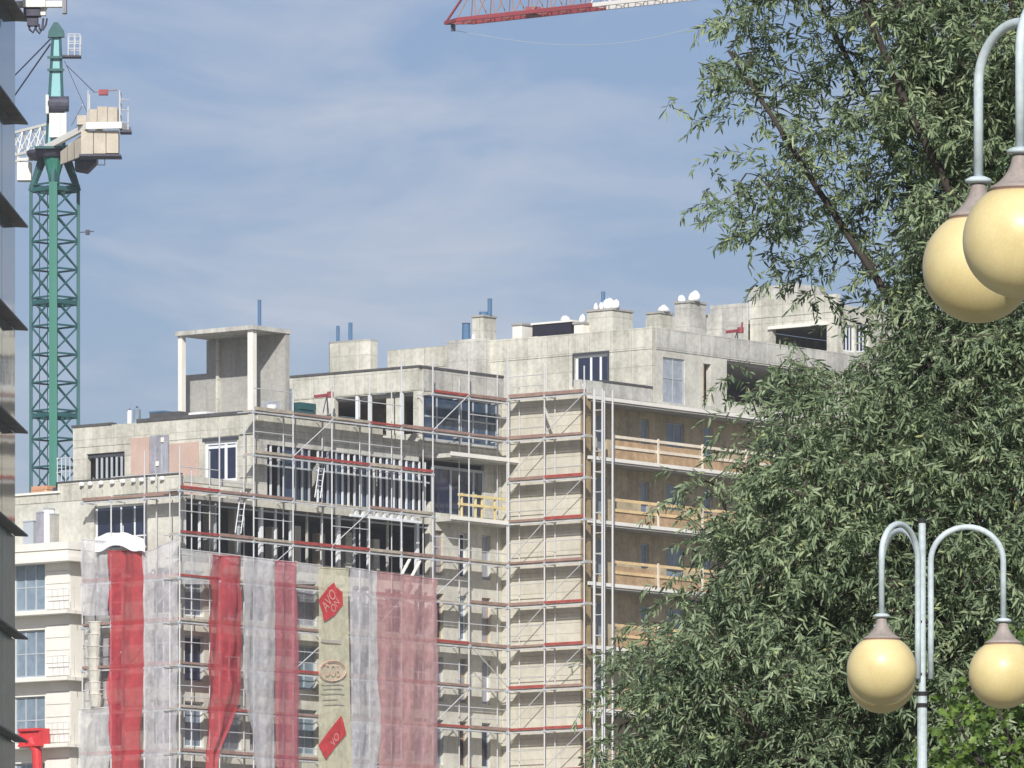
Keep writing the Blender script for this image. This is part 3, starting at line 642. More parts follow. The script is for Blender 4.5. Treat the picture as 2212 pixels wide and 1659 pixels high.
# small red winch hoists on thin legs
def winch(label, p_, H=1.0):
    s_ = 1.0
    t = Thing('roof_winch', label, 'winch', p_)
    q = Vector(p_) + Vector((0, 0, H - 1.0))
    for dx, dy in ((-.45, -.3), (.35, -.3), (0, .4)): t.beam('leg', Vector(p_) + Vector((dx, dy, 0)) * s_, q + Vector((0, 0, 1.0)) * s_, .05, 'machine')
    t.beam('arm', q + Vector((-.75, 0, 1.0)) * s_, q + Vector((.2, 0, 1.02)) * s_, .14, 'red_paint', None, False)
    V, F = lathe([(.0, -.14), (.16, -.14), (.16, .14), (.0, .14)], (q.x + .22, q.y, q.z + 1.03 * s_), 12); t.mesh('drum', V, F, 'red_paint')
    t.beam('handle', q + Vector((.28, 0, 1.05)) * s_, q + Vector((.34, 0, 1.42)) * s_, .1, 'red_paint')
vv = v4 - 1.2; winch('small red winch on thin legs in front of the middle terrace wall', (ux(706, vv), vv, 38.0), 2.4)
vv = v6 - 3; winch('small red winch on thin legs before the highest block', (ux(1592, vv), vv, 43.1), 2.15)
vv = vC + .8
# green tarpaulin-covered stack, tubs, pipes on the first roof
t = Thing('covered_stack', 'dark green covered stack of material on the first roof beside the tower', 'stack', (u1 - 1.2, vx(645, u1 - 1), z3t - .4))
va, vb = vx(640, u1 - 1), vx(682, u1 - 1)
for k in range(4):
    t.box('layer', (u1 - 2.0 - .05 * (k % 2), va + .03 * k, 37.995 + k * .34 + .0), (u1 - .9 + .05 * (k % 2), vb - .05 * k, 37.99 + k * .34 + .33), 'dark_green_paint' if k != 1 else 'green_paint')
t = Thing('roof_tub', 'white tub standing in front of the tower wall', 'tub', (u1 - .5, vx(585, u1 - .5), 37.99))
V, F = lathe([(.16, 0), (.22, .85), (.24, .85), (.24, .95)], (u1 - .5, vx(587, u1 - .5), 37.99), 14); tb = t.mesh('tub', V, F, 'white_sack'); V, F = lathe([(.25, .951), (.25, 1.0)], (u1 - .5, vx(587, u1 - .5), 37.99), 14); t.mesh('lid', V, F, 'white_sack', tb)
def crate(label, x0, x1, y0, u, zb, m_, m2, dep=.6):
    va, vb = vx(x0, u), vx(x1, u); zt = zy(y0, u, va); t = Thing('site_cabinet', label, 'cabinet', (u, va, zb))
    t.box('case', (u - dep, va, zb), (u, vb, zt), m_); t.box('door', (u + .002, va + .05, zb + .06), (u + .02, (va + vb) / 2 - .01, zt - .05), m2); t.box('door', (u + .002, (va + vb) / 2 + .01, zb + .06), (u + .02, vb - .05, zt - .05), m2)
crate('tall blue-grey cabinet between the tower and the green stack', 612, 634, 838, u1 - .8, 37.99, 'bluegrey_board', 'film')
crate('low grey cabinet beside the white tub at the tower foot', 590, 609, 866, u1 - .9, 37.99, 'film', 'grey_frame')
# items along the front edge of the first roof
vv = v3 + .45
for i, (x0, x1, hgt, m_, lb) in enumerate(((276, 284, .62, 'white_sack', 'white roof tank at the left edge of the first roof'), (290, 302, .7, 'pane_pale', 'pale green roof tank beside the white one on the first roof'))):
    t = Thing('roof_tank', lb, 'tank', (ux(x0, vv), vv, z3t)); c_ = ((ux(x0, vv) + ux(x1, vv)) / 2, vv, 37.99); r_ = (ux(x1, vv) - ux(x0, vv)) / 2
    V, F = lathe([(r_, 0), (r_, hgt + .4), (r_ * .5, hgt + .48)], c_, 14); q = t.mesh('tank', V, F, m_, None); V, F = lathe([(r_ * .3, hgt + .481), (r_ * .3, hgt + .56)], c_, 10); t.mesh('filler_cap', V, F, 'machine', q)
t = Thing('covered_timber', 'dark sheet-covered timber pile on the left of the first roof', 'pile', (ux(310, vv), vv, 37.99))
for k in range(4): t.box('sheet_layer', (ux(305 + 6 * k, vv), vv, 37.991 + .22 * k), (ux(400 - 4 * k, vv), vv + 1.2, 37.991 + .22 * (k + 1) - .004), 'bluegrey_board' if k == 2 else 'coping')
t.box('blue_sheet', (ux(322, vv), vv - .02, 38.88), (ux(352, vv), vv + .8, 38.96), 'blue_pipe')
t = Thing('white_sheet_roll', 'flat white sheet on dark boards in front of the tower', 'sheet', (ux(415, vv), vv, 37.99))
t.box('board', (ux(404, vv), vv, 37.991), (ux(468, vv), vv + .8, 38.63), 'coping'); t.box('sheet', (ux(408, vv), vv - .02, 38.631), (ux(446, vv), vv + .6, 38.75), 'white_sack')
# pallet of orange bricks, bench railing on the lowest roof
vv = vC + .6; zb = 34.34
t = Thing('brick_pallet', 'pallet of orange bricks on the lowest roof under the green crane', 'bricks', (ux(66, vv), vv, zb))
t.box('pallet', (ux(64, vv), vv, zb + .001), (ux(112, vv), vv + .9, zb + .14), 'pine')
for r_ in range(4):
    for k in range(5): t.box('brick', (ux(66 + 7 * k + (r_ % 2), vv) , vv + .02, zb + .145 + .19 * r_), (ux(72.4 + 7 * k + (r_ % 2), vv), vv + .85, zb + .325 + .19 * r_), 'orange_brick' if k < 4 or r_ % 2 else 'pine')
t = Thing('roof_railing', 'thin grey tube railing on the lowest roof right of the crane mast', 'railing', (ux(128, vv), vv, zb))
for x in (124, 133, 142, 151): t.beam('post', (ux(x, vv), vv, zb), (ux(x, vv), vv, 36.5), .05, 'tube')
for z in (36.45, 35.8): t.beam('rail', (ux(122, vv), vv, z), (ux(153, vv), vv, z), .045, 'tube')
t = Thing('machine', 'dark site machine crouched on the lowest roof beside the railing', 'machine', (ux(128, vv - .1), vv - .1, zb))
t.box('body', (ux(120, vv), vv - .2, zb + .25), (ux(150, vv), vv + .3, zb + .75), 'machine'); t.box('engine', (ux(128, vv), vv - .24, zb + .751), (ux(141, vv), vv + .2, zb + .98), 'black_rubber')
for x in (123, 145): V, F = tubemesh([([(ux(x, vv), vv - .3, zb + .22), (ux(x, vv), vv + .35, zb + .22)], .22)], 12); t.mesh('wheel', V, F, 'black_rubber')
# row of white blocks along the parapet
vv = vC - .14
for k in range(9):
    x = 175 + 22 * k + random.uniform(-3, 3); t = Thing('parapet_block', 'small white block in the row fixed along the lowest parapet', 'block', (ux(x, vv), vv, 35.0), group='white blocks along the lowest parapet')
    V, F = lathe([(.1, 0), (.13, .05), (.12, .13), (.07, .18)], (ux(x, vv), vv, 35.0), 6); t.mesh('block', V, F, 'white_sack')
# sacks on the shafts
def sack(label, u, v, z, r_, h_):
    t = Thing('white_sack', label, 'sack', (u, v, z), group='white bundles on the roof shafts')
    h_ *= .8; V, F = lathe([(r_ * .9, 0), (r_ * 1.05, h_ * .2), (r_, h_ * .5), (r_ * .75, h_ * .8), (r_ * .35, h_)], (u, v, z), 12)
    ph = random.uniform(0, 6); V2 = []
    for x, y, zz in V:
        an = math.atan2(y - v, x - u); k = 1 + .16 * math.sin(an * 3 + ph) + .1 * math.sin(an * 5 + ph * 2 + zz * 9); V2.append((u + (x - u) * k + .12 * r_ * (zz - z) / h_ * math.sin(ph), v + (y - v) * k, zz + .1 * h_ * math.sin(an * 2 + ph) * (zz > z + .02)))
    b_ = t.mesh('bag', V2, F, 'white_sack', smooth=True)
    t.beam('tie', (u, v, z + h_ * .9), (u + .06, v, z + h_ * 1.12), .05, 'white_frame', b_)
_, a, b, zt = S1
for k, (fr, r_, h_) in enumerate(((.14, .13, .4), (.36, .14, .42), (.62, .27, .62), (.9, .2, .5))):
    sack(['small white bundle beside the blue pipe on the wide roof shaft', 'second small white bundle from the blue pipe on the wide shaft', 'largest white bundle on the wide roof shaft', 'white bundle at the right end of the wide roof shaft'][k], a + (b - a) * fr + .1, v5 + 1.5, zt + .1, r_, h_)
_, a, b, zt = S3
sack('white bundle on the left of the grey square shaft', a + (b - a) * .1, v5 + 7.4, zt + .1, .2, .42); sack('white bundle on the right of the grey square shaft', a + (b - a) * .95, v5 + 7.4, zt + .1, .28, .6)
_, a, b, zt = S2
sack('white bundle on the low shaft between the two larger shafts', a + (b - a) * .9, v5 + 5.9, zt + .1, .3, .4)
vv = v5 + 1.2; sack('round white bundle on the lid of the dark membrane box', ux(1213, vv), vv + .3, zy(695, ux(1190, vv), v5 + .9) + .002, .24, .35)
sack('white bundle on the small shaft beside the dark membrane box', ux(1256, v5 + 1), v5 + 1.05, zy(700, ux(1250, v5 + .8), v5 + .8) + .1, .14, .45)
vv = v5 + .3; t = Thing('blue_barrel', 'blue barrel on the top tier roof left of the square shaft', 'barrel', (ux(1008, vv), vv, 43.1))
zq = zy(733, ux(1008, vv), vv); V, F = lathe([(.2, 0), (.24, .1), (.22, .3), (.24, .5), (.2, zq - 43.1 + .75)], (ux(1007, vv), vv, 43.1), 14); q = t.mesh('drum', V, F, 'blue_pipe'); V, F = lathe([(.21, .0), (.21, .05)], (ux(1007, vv), vv, 43.1 + zq - 43.1 + .751), 14); t.mesh('lid', V, F, 'machine', q)
sack('white bundle between the blue barrel and the square shaft', ux(1024, vv), vv, 43.1, .2, zq - 43.1 + .45)

# ------------------------------------------------------------------ netting strips
def strip(name, label, plane, pos, outer, left, right, ytop, ybot, m_, cat='netting', wav=.08, hem=None, nx=14, nz=44):
    """left / right: picture x as list of (y, x); hung on the outside of the scaffold"""
    pp = pos - outer if plane == 'A' else pos + outer
    fx = ux if plane == 'A' else vx
    li = lambda pts, y: float(np.interp(y, [q[0] for q in pts], [q[1] for q in pts]))
    V = []; F = []
    ph = random.uniform(0, 6)
    for j in range(nz + 1):
        f_ = j / nz
        for i in range(nx + 1):
            t = i / nx
            y = (ytop[0] + (ytop[1] - ytop[0]) * t) * (1 - f_) + ybot * f_
            xl, xr = li(left, y), li(right, y)
            x = xl + (xr - xl) * t; s_ = fx(x, pp)
            z = zy(y, *((s_, pp) if plane == 'A' else (pp, s_)))
            sag = abs(math.sin((z - .4) * math.pi / 2.0))
            d = wav * (math.sin(t * 9 + ph + f_ * 3) * .6 + math.sin(t * 23 + f_ * 11 + ph) * .25) * (.35 + .65 * sag) + wav * .6 * sag
            V.append(PL(plane, pos, s_, -outer - .05 - d, z))
    for j in range(nz):
        for i in range(nx): k = j * (nx + 1) + i; F.append((k, k + nx + 1, k + nx + 2, k + 1))
    t = Thing(name, label, cat, V[nz * (nx + 1)], group='netting strips on the scaffold')
    sh = t.mesh('sheet', V, F, m_, None, True)
    # hem tube along the top edge
    t.mesh('top_hem', *tubemesh([([V[i] for i in range(nx + 1)], .035)], 6), hem or m_, sh)
    return t
BOT = 1760
c = lambda x: [(1000, x), (1800, x)]
O = 1.05
strip('net_strip', 'pale grey netting strip hanging beside the white block', 'A', vC, O, c(180), [(1160, 236), (1330, 236), (1340, 240), (1800, 232)], (1165, 1170), 1330, 'net_grey', wav=.15)
strip('net_strip', 'pale grey netting strip at the foot of the white block corner', 'A', vC, O, c(172), c(238), (1532, 1528), BOT, 'net_white', wav=.12)
strip('net_strip', 'bright red netting strip left of the scaffold corner', 'A', vC, O, [(1180, 243), (1400, 243), (1480, 237), (1560, 240), (1800, 250)], [(1180, 311), (1420, 313), (1560, 306), (1800, 310)], (1192, 1190), BOT, 'net_red', wav=.2)
strip('net_strip', 'wide grey netting between the red strip and the scaffold corner', 'A', vC, O, c(313), c(386), (1195, 1165), BOT, 'net_grey', wav=.12)
strip('net_strip', 'bright red netting strip tapering to a twisted tail', 'B', u1, O, [(1200, 448), (1500, 446), (1600, 444), (1700, 440)], [(1200, 518), (1480, 520), (1530, 512), (1600, 478), (1659, 462), (1800, 455)], (1200, 1204), BOT, 'net_red', wav=.2)
strip('net_strip', 'white-grey netting right of the tapering red strip', 'B', u1, O, [(1200, 521), (1480, 521), (1560, 535), (1659, 548), (1800, 552)], c(591), (1203, 1212), BOT, 'net_grey', wav=.12)
strip('net_strip', 'narrow pink-red netting strip left of the uncovered windows', 'B', u1, O, c(592), [(1200, 634), (1350, 640), (1659, 644), (1800, 644)], (1212, 1216), BOT, 'net_pink', wav=.08)
BN = strip('banner_net', 'cream printed banner netting with red slanted boxes and a round mark', 'B', u1, O, c(686), [(1200, 752), (1300, 750), (1659, 758), (1800, 758)], (1226, 1230), BOT, 'net_cream', 'banner', wav=.03)
strip('net_strip', 'grey netting strip between the cream banner and the rose netting', 'B', u1, O, [(1200, 753), (1800, 760)], [(1200, 810), (1500, 812), (1560, 820), (1640, 812), (1800, 818)], (1226, 1236), BOT, 'net_grey', wav=.1)
strip('net_strip', 'rose netting strip next to the grey strip, left of its pair', 'B', u1, O, [(1200, 808), (1500, 814), (1600, 818), (1800, 816)], [(1200, 878), (1800, 880)], (1236, 1244), BOT, 'net_rose', wav=.1)
strip('net_strip', 'rose netting strip nearest the inner corner, right of its pair', 'B', u1, O, c(876), [(1200, 939), (1659, 944), (1800, 946)], (1244, 1252), BOT, 'net_rose', wav=.1)
strip('net_strip', 'sheer pale netting band along the top of the netted storeys', 'B', u1, O - .12, c(390), c(690), (1186, 1222), 1262, 'net_white', wav=.05, nz=8)
# printing on the banner
PU = u1 + O + .13
def bp(x, y): v_ = vx(x, PU); return (PU, v_, zy(y, PU, v_))
def poly(name, pts, m_, off=0.0, parent=None):
    P = [Vector(bp(*q)) + Vector((off, 0, 0)) for q in pts]; k = len(P); P += [q - Vector((.008, 0, 0)) for q in P]
    F = [tuple(range(k)), tuple(range(2 * k - 1, k - 1, -1))] + [(i, (i + 1) % k, k + (i + 1) % k, k + i) for i in range(k)]
    return BN.mesh(name, P, F, m_, parent)
mat('print_red', (.48, .045, .05), .8, .3, 3, .4); mat('print_pale', (.62, .3, .26), .8, .2, 3); mat('print_grey', (.4, .38, .33), .8, .2, 3)
pr1 = poly('red_print', [(688, 1296), (710, 1268), (722, 1258), (726, 1268), (740, 1279), (741, 1306), (722, 1330), (700, 1343), (696, 1320)], 'print_red')
pr2 = poly('red_print', [(688, 1610), (708, 1582), (737, 1546), (742, 1558), (748, 1585), (726, 1612), (704, 1640), (698, 1628)], 'print_red')
def letters(txt, p0, sx, sz, rot, m_, parent, sp=1.0):
    cu = bpy.data.curves.new('lettering', 'FONT'); cu.body = txt; cu.size = 1; cu.align_x = 'CENTER'; cu.align_y = 'CENTER'
    to = bpy.data.objects.new('lettering', cu); col.objects.link(to); dg = bpy.context.evaluated_depsgraph_get()
    me = bpy.data.meshes.new_from_object(to.evaluated_get(dg)); bpy.data.objects.remove(to)
    co, si = math.cos(rot), math.sin(rot); c_ = Vector(bp(*p0))
    V = []
    for v_ in me.vertices:
        x, y = v_.co.x * sx, v_.co.y * sz
        V.append((PU + .012, c_.y + x * co - y * si, c_.z + x * si + y * co))
    F = [tuple(q.vertices) for q in me.polygons]; BN.mesh('lettering', V, F, m_, parent)
letters('AVO', (711, 1297), .55, .75, .85, 'print_pale', pr1); letters('ON', (724, 1308), .45, .55, .85, 'print_pale', pr1)
letters('VO', (724, 1598), .5, .5, .85, 'print_pale', pr2)
ring = []
for k in range(33):
    t = 2 * math.pi * k / 32; ring.append(bp(718 + 29 * math.cos(t), 1449 + 22 * math.sin(t)))
mat('print_ring', (.64, .44, .34), .8, .2, 3)
BN.mesh('ring_print', *tubemesh([(ring, .03)], 5), 'print_ring'); ring2 = [bp(718 + 26 * math.cos(2 * math.pi * k / 32), 1449 + 19 * math.sin(2 * math.pi * k / 32)) for k in range(33)]
BN.mesh('ring_print', *tubemesh([(ring2, .014)], 5), 'print_ring'); letters('DOB', (718, 1449), .5, .8, 0, 'print_ring', None)
for y, x0, x1 in ((1476, 694, 742), (1485, 698, 738), (1496, 694, 744), (1508, 696, 730), (1519, 700, 742)):
    poly('text_line', [(x0, y), (x1, y + 1), (x1, y + 3.4), (x0, y + 2.4)], 'print_grey')
poly('text_line', [(694, 1381), (736, 1384), (736, 1391), (694, 1387)], 'print_grey')
# draped white tarpaulin at the scaffold top
t = Thing('tarpaulin', 'white tarpaulin draped over the scaffold top above the red netting', 'tarpaulin', (ux(260, vC - 1), vC - 1, 31.5))
V = []; F = []
for j in range(9):
    for i in range(21):
        x = 205 + 108 * i / 20; pp = vC - .4 - j * .13; arch = 1150 + 14 * (abs(i - 9) / 10) ** 2 + 1.2 * math.sin(i * .9)
        y = arch + max(0, j - 3) * (6 + .8 * math.sin(i * .55)); V.append((ux(x, pp), pp, zy(y, ux(x, pp), pp)))
for j in range(8):
    for i in range(20): k = j * 21 + i; F.append((k, k + 21, k + 22, k + 1))
q = t.mesh('sheet', V, F, 'white_sack', None, True); t.mesh('edge_rope', *tubemesh([([V[8 * 21 + i] for i in range(21)], .03)], 5), 'white_frame', q)
# chain of rubbish-chute buckets
pp = vC - 1.0
t = Thing('rubbish_chute', 'chain of pale rubbish chute buckets hanging beside the white block', 'chute', (ux(207, pp), pp, 25.5))
for k in range(7):
    y = 1345 + 26 * k; u_ = ux(206 - 3 * math.sin(k * .6), pp); zz = zy(y, u_, pp)
    V, F = lathe([(.24, -.56), (.3, -.2), (.34, 0), (.36, 0), (.36, .05), (.3, .05)], (u_, pp, zz), 12); t.mesh('bucket', V, F, 'board_pale', smooth=False)
for dx in (-.36, .36):
    t.beam('chain', (ux(206, pp) + dx, pp, zy(1345, ux(206, pp), pp)), (ux(206, pp) + dx, pp, zy(1505, ux(206, pp), pp)), .04, 'machine')
t.beam('hanger', (ux(206, pp), pp, zy(1345, ux(206, pp), pp)), (ux(206, pp), pp, 30.4), .05, 'machine')
strip('net_strip', 'dark backing netting behind the chain of chute buckets', 'A', vC, .35, c(184), c(237), (1325, 1322), 1535, 'net_grey', wav=.03)
# red hopper at the lower left
pp = vw - 1.1; t = Thing('red_hopper', 'bright red chute hopper at the lower left by the glass facade', 'hopper', (ux(72, pp), pp, 0))
za, zb = zy(1573, ux(70, pp), pp), zy(1612, ux(70, pp), pp); ua, ub = ux(38, pp), ux(86, pp)
t.multi('frame', [((ua, pp, zb), (ub, pp + .06, zb + .1)), ((ua, pp, za - .12), (ub, pp + .06, za)), ((ub - .14, pp + .061, zb), (ub, pp + .12, za)), ((ua, pp + .061, zb), (ua + .12, pp + .12, za))], 'bright_red')
t.box('panel', (ua, pp + .13, zb), (ub - .2, pp + .16, za), 'bright_red'); t.box('side_panel', (ub - .12, pp + .15, zb), (ub - .06, pp + .75, za), 'bright_red')
um = ux(70, pp); t.mesh('chute', *tubemesh([([(um - .35, pp + .3, zb + .3), (um, pp + .3, zb - .2), (um + .1, pp + .3, zb - 2), (um + .15, pp + .3, 0)], [.3, .24, .22, .22])], 10), 'bright_red')
# ------------------------------------------------------------------ green tower crane
YC = 402.0
G = Thing('green_tower_crane', 'green lattice tower crane with tan counterweights rising behind the terraces', 'crane', (wp(118, 0, YC).x, YC, 0), WORLD)
def cp(x, y, dy=0.0): return wp(x, y, YC + dy)
k_ = FPX / YC
h_ = 51 / k_; legs = [Vector((-h_, 0, 0)), Vector((0, -h_, 0)), Vector((h_, 0, 0)), Vector((0, h_, 0))]
cb = Vector((wp(118, 0, YC).x, YC, 0)); ztopm = wp(0, 400, YC).z
for i, q in enumerate(legs): G.beam('mast_leg', cb + q, cb + q + Vector((0, 0, ztopm)), .4 if i == 1 else .17, 'green_paint' if i in (1, 3) else 'dark_green_paint', None, False)
bay = 61 / k_; z = ztopm; n_ = 0
while z > 26:
    for i in range(4):
        a, b = cb + legs[i], cb + legs[(i + 1) % 4]; z0 = z - bay
        G.beam('horizontal', a + Vector((0, 0, z)), b + Vector((0, 0, z)), .085, 'dark_green_paint', None, False)
        G.beam('diagonal', a + Vector((0, 0, z0)), b + Vector((0, 0, z)), .095, 'dark_green_paint')
        if i in (0, 1): G.beam('diagonal', a + Vector((0, 0, z)), b + Vector((0, 0, z0)), .095, 'dark_green_paint')
        if n_ % 4 == 0: G.beam('section_joint', a.lerp(b, .12) + Vector((0, 0, z - .25)), a.lerp(b, .88) + Vector((0, 0, z - .25)), .22, 'dark_green_paint', None, False)
    z -= bay; n_ += 1
for dx in (-.2, .2): G.beam('ladder_rail', cb + Vector((-.55 + dx, 0, 0)), cb + Vector((-.55 + dx, 0, ztopm)), .04, 'machine')
# slewing unit
G.mesh('slewing_frame', *tubemesh([([cb + legs[i] + Vector((0, 0, ztopm - .3)), cb + legs[i] * .45 + Vector((0, 0, ztopm + 1.5))], [.16, .26]) for i in range(4)], 6), 'dark_green_paint')
G.mesh('slewing_neck', *tubemesh([([cb + Vector((0, -h_ * .7, ztopm - .6)), cb + Vector((0, -h_ * .6, ztopm + .4)), cb + Vector((0, -h_ * .5, ztopm + 1.3))], [.14, .3, .55])], 10), 'green_paint')
V, F = lathe([(1.25, 1.3), (1.4, 1.5), (1.4, 1.66), (1.1, 1.7)], (cb.x, cb.y, ztopm), 20); G.mesh('slewing_ring', V, F, 'machine')
zd = ztopm + 1.72
# tower head
hb = Vector((cp(120, 0).x, YC, zd)); ht = cp(122, 80)
G.mesh('tower_head', *tubemesh([([hb + Vector((dx, -.2, 0)), ht + Vector((dx * .42, 0, 0))], [.1, .07]) for dx in (-.42, .42)], 8), 'dark_green_paint')
G.mesh('head_plate', [(hb.x - .38, YC - .3, zd), (hb.x + .38, YC - .3, zd), (ht.x + .17, YC, ht.z), (ht.x - .17, YC, ht.z), (hb.x - .38, YC + .25, zd), (hb.x + .38, YC + .25, zd), (ht.x + .17, YC + .1, ht.z), (ht.x - .17, YC + .1, ht.z)], [(0, 1, 2, 3), (5, 4, 7, 6), (1, 5, 6, 2), (4, 0, 3, 7), (3, 2, 6, 7)], 'teal_paint')
for y in (125, 152): q = cp(121, y); G.beam('head_band', q + Vector((-.42, -.2, 0)), q + Vector((.42, -.2, 0)), .12, 'dark_green_paint', None, False)
q = cp(121, 62); G.mesh('head_top', [(q.x + x, YC - .2 + y, q.z + z) for y in (0, .4) for x, z in ((-.4, -.45), (-.36, -.15), (-.1, .3), (.1, .3), (.4, -.12), (.42, -.42))], [(5, 4, 3, 2, 1, 0), (6, 7, 8, 9, 10, 11)] + [(i, (i + 1) % 6, 6 + (i + 1) % 6, 6 + i) for i in range(6)], 'dark_green_paint')
# small service cage near the head
qa, qb = cp(148, 122), cp(175, 76)
G.box('cage_floor', (qa.x - .3, YC - .4, qa.z - .06), (qb.x, YC + .4, qa.z + .03), 'machine')
for x in (qa.x, (qa.x + qb.x) / 2, qb.x - .03):
    for dy in (-.38, .38): G.beam('cage_post', (x, YC + dy, qa.z), (x, YC + dy, qb.z), .05, 'tube')
for f_ in (.33, .66, 1): 
    for dy in (-.38, .38): G.beam('cage_rail', (qa.x, YC + dy, qa.z + (qb.z - qa.z) * f_), (qb.x, YC + dy, qa.z + (qb.z - qa.z) * f_), .04, 'tube')
# winch housing and panel
q = cp(127, 228); G.mesh('winch_drum', *tubemesh([([q + Vector((-.5, -.55, 0)), q + Vector((.52, -.55, 0))], .38)], 14), 'machine')
q0, q1 = cp(109, 302), cp(146, 250); G.box('cabinet', (q0.x, YC - 1.0, q0.z), (q1.x, YC - .5, q1.z), 'white_paint')
for f_ in (.33, .66): G.beam('cabinet_seam', (q0.x + (q1.x - q0.x) * f_, YC - 1.005, q0.z), (q0.x + (q1.x - q0.x) * f_, YC - 1.005, q1.z), .03, 'grey_frame', None, False)
q0, q1 = cp(101, 250), cp(107, 210); G.box('cabinet_side', (q0.x, YC - .9, q0.z), (q1.x, YC - .4, q1.z), 'white_paint')
# counter jib toward the viewer and to the right
dn = Vector((.5, -.87, 0)); sd = Vector((.87, .5, 0))
p0 = Vector((cb.x - .3, YC - .9, zd + .05)); p1 = Vector((cp(205, 0).x - .1, YC - 4.6, wp(0, 272, YC - 4.6).z)); p2 = p1 + Vector((1.55, -.1, .02))
for off in (0, 1):
    o_ = Vector((0, 0, 0)) if off == 0 else Vector((.55, 1.6, -.05))
    G.beam('counter_jib_beam', p0 + o_, p1 + o_, .2, 'white_paint', None, False, .3)
G.beam('counter_jib_end', p1 - Vector((.05, 0, 0)), p2, .22, 'white_paint', None, False, .32)
G.beam('counter_jib_side', p2, p2 + Vector((.4, 1.7, -.05)), .2, 'white_paint', None, False, .3)
G.box('walkway', (p0.x - .6, YC - 1.6, zd - .1), (p0.x + 1.9, YC + 1.3, zd + .02), 'dark_green_paint')
for k in range(4): G.box('counterweight', (p1.x - .55 + .5 * k, p1.y + .2, p1.z + .1), (p1.x - .07 + .5 * k, p1.y + 1.5, p1.z + (.55, .85, .98, .95)[k]), 'tan_block')
for k in range(3): G.box('counterweight', (p1.x - .35 + .62 * k, p1.y + .15, p1.z - 1.35 + .02 * k), (p1.x + .24 + .62 * k, p1.y + 1.3, p1.z - .2), 'tan_block')
for k in range(3): G.mesh('side_plate', [(p1.x - 1.5 + k * .38, p1.y + 2.6 - k * .6, p1.z - 1.55 + .06 * k), (p1.x - 1.14 + k * .38, p1.y + 2.0 - k * .6, p1.z - 1.5 + .06 * k), (p1.x - 1.14 + k * .38, p1.y + 2.0 - k * .6, p1.z - .75 + .2 * k), (p1.x - 1.5 + k * .38, p1.y + 2.6 - k * .6, p1.z - .92 + .2 * k), (p1.x - 1.5 + k * .38, p1.y + 2.9 - k * .6, p1.z - 1.55 + .06 * k), (p1.x - 1.14 + k * .38, p1.y + 2.3 - k * .6, p1.z - 1.5 + .06 * k), (p1.x - 1.14 + k * .38, p1.y + 2.3 - k * .6, p1.z - .75 + .2 * k), (p1.x - 1.5 + k * .38, p1.y + 2.9 - k * .6, p1.z - .92 + .2 * k)], [(0, 1, 2, 3), (5, 4, 7, 6), (1, 5, 6, 2), (4, 0, 3, 7), (3, 2, 6, 7), (4, 5, 1, 0)], 'tan_block')
G.box('weight_tray', (p1.x - .45, p1.y + .1, p1.z - 1.46), (p1.x + 1.6, p1.y + 1.45, p1.z - 1.37), 'machine')
for dx, dy in ((0, 0), (1.55, 0), (1.55, 1.4), (0, 1.4)): G.beam('frame_post', p1 + Vector((dx, dy, 0)), p1 + Vector((dx, dy, 1.75)), .07, 'tube')
for dz in (.6, 1.2, 1.72): G.beam('frame_rail', p1 + Vector((1.56, 0, dz)), p1 + Vector((1.56, 1.4, dz)), .05, 'tube'); G.beam('frame_rail', p1 + Vector((1.56, .0, dz - .4)), p1 + Vector((2.0, .3, dz - .4)), .05, 'tube')
for dx in (1.95,): G.beam('frame_post', p1 + Vector((dx, .3, -.2)), p1 + Vector((dx, .3, 1.0)), .06, 'tube')
G.box('end_platform', (p1.x + 1.55, p1.y, p1.z - .3), (p1.x + 2.1, p1.y + 1.0, p1.z - .18), 'machine')
q = p1 + Vector((.8, .6, 1.3)); G.box('rigging_block', (q.x - .3, q.y - .2, q.z + .3), (q.x + .15, q.y + .2, q.z + .55), 'red_paint')
G.beam('rigging_rod', q + Vector((-.5, 0, .45)), q + Vector((.6, 0, .55)), .06, 'toe_brown')
G.beam('hoist_rope', ht + Vector((.5, 0, -1.4)), p1 + Vector((.3, .4, 1.7)), .04, 'machine'); G.beam('hoist_rope', ht + Vector((.4, 0, -1.2)), p1 + Vector((.0, 1.2, .6)), .03, 'machine')
G.beam('walk_rail', p0 + Vector((1.2, 0, 1.1)), p1 + Vector((-.3, .6, 1.1)), .05, 'tube'); G.beam('walk_rail', p0 + Vector((1.2, 0, .6)), p1 + Vector((-.3, .6, .6)), .04, 'tube')
# driver's cab
q0, q1 = cp(166, 380), cp(214, 330)
V = [(q0.x, YC - 1.9, q1.z), (q1.x, YC - 1.9, q1.z), (q1.x, YC - 1.9, q0.z + .5), (q1.x - .5, YC - 1.9, q0.z), (q0.x, YC - 1.9, q0.z + .1)]
V += [(x, YC - .7, z) for x, y, z in V]; F = [(4, 3, 2, 1, 0), (5, 6, 7, 8, 9)] + [(i, (i + 1) % 5, 5 + (i + 1) % 5, 5 + i) for i in range(5)]
cabp = G.mesh('cab', V, F, 'machine'); G.box('cab_window', (q0.x + .08, YC - 1.93, q0.z + .45), (q1.x - .1, YC - 1.905, q1.z - .1), 'pane_blue', cabp)
for x in (q1.x, q1.x + .38): G.beam('cab_cage', (x, YC - 1.9, q0.z + .3), (x, YC - 1.9, q1.z), .05, 'tube', cabp)
for z in (q0.z + .3, q0.z + .75, q1.z - .02): G.beam('cab_cage', (q1.x, YC - 1.9, z), (q1.x + .4, YC - 1.9, z), .05, 'tube', cabp)
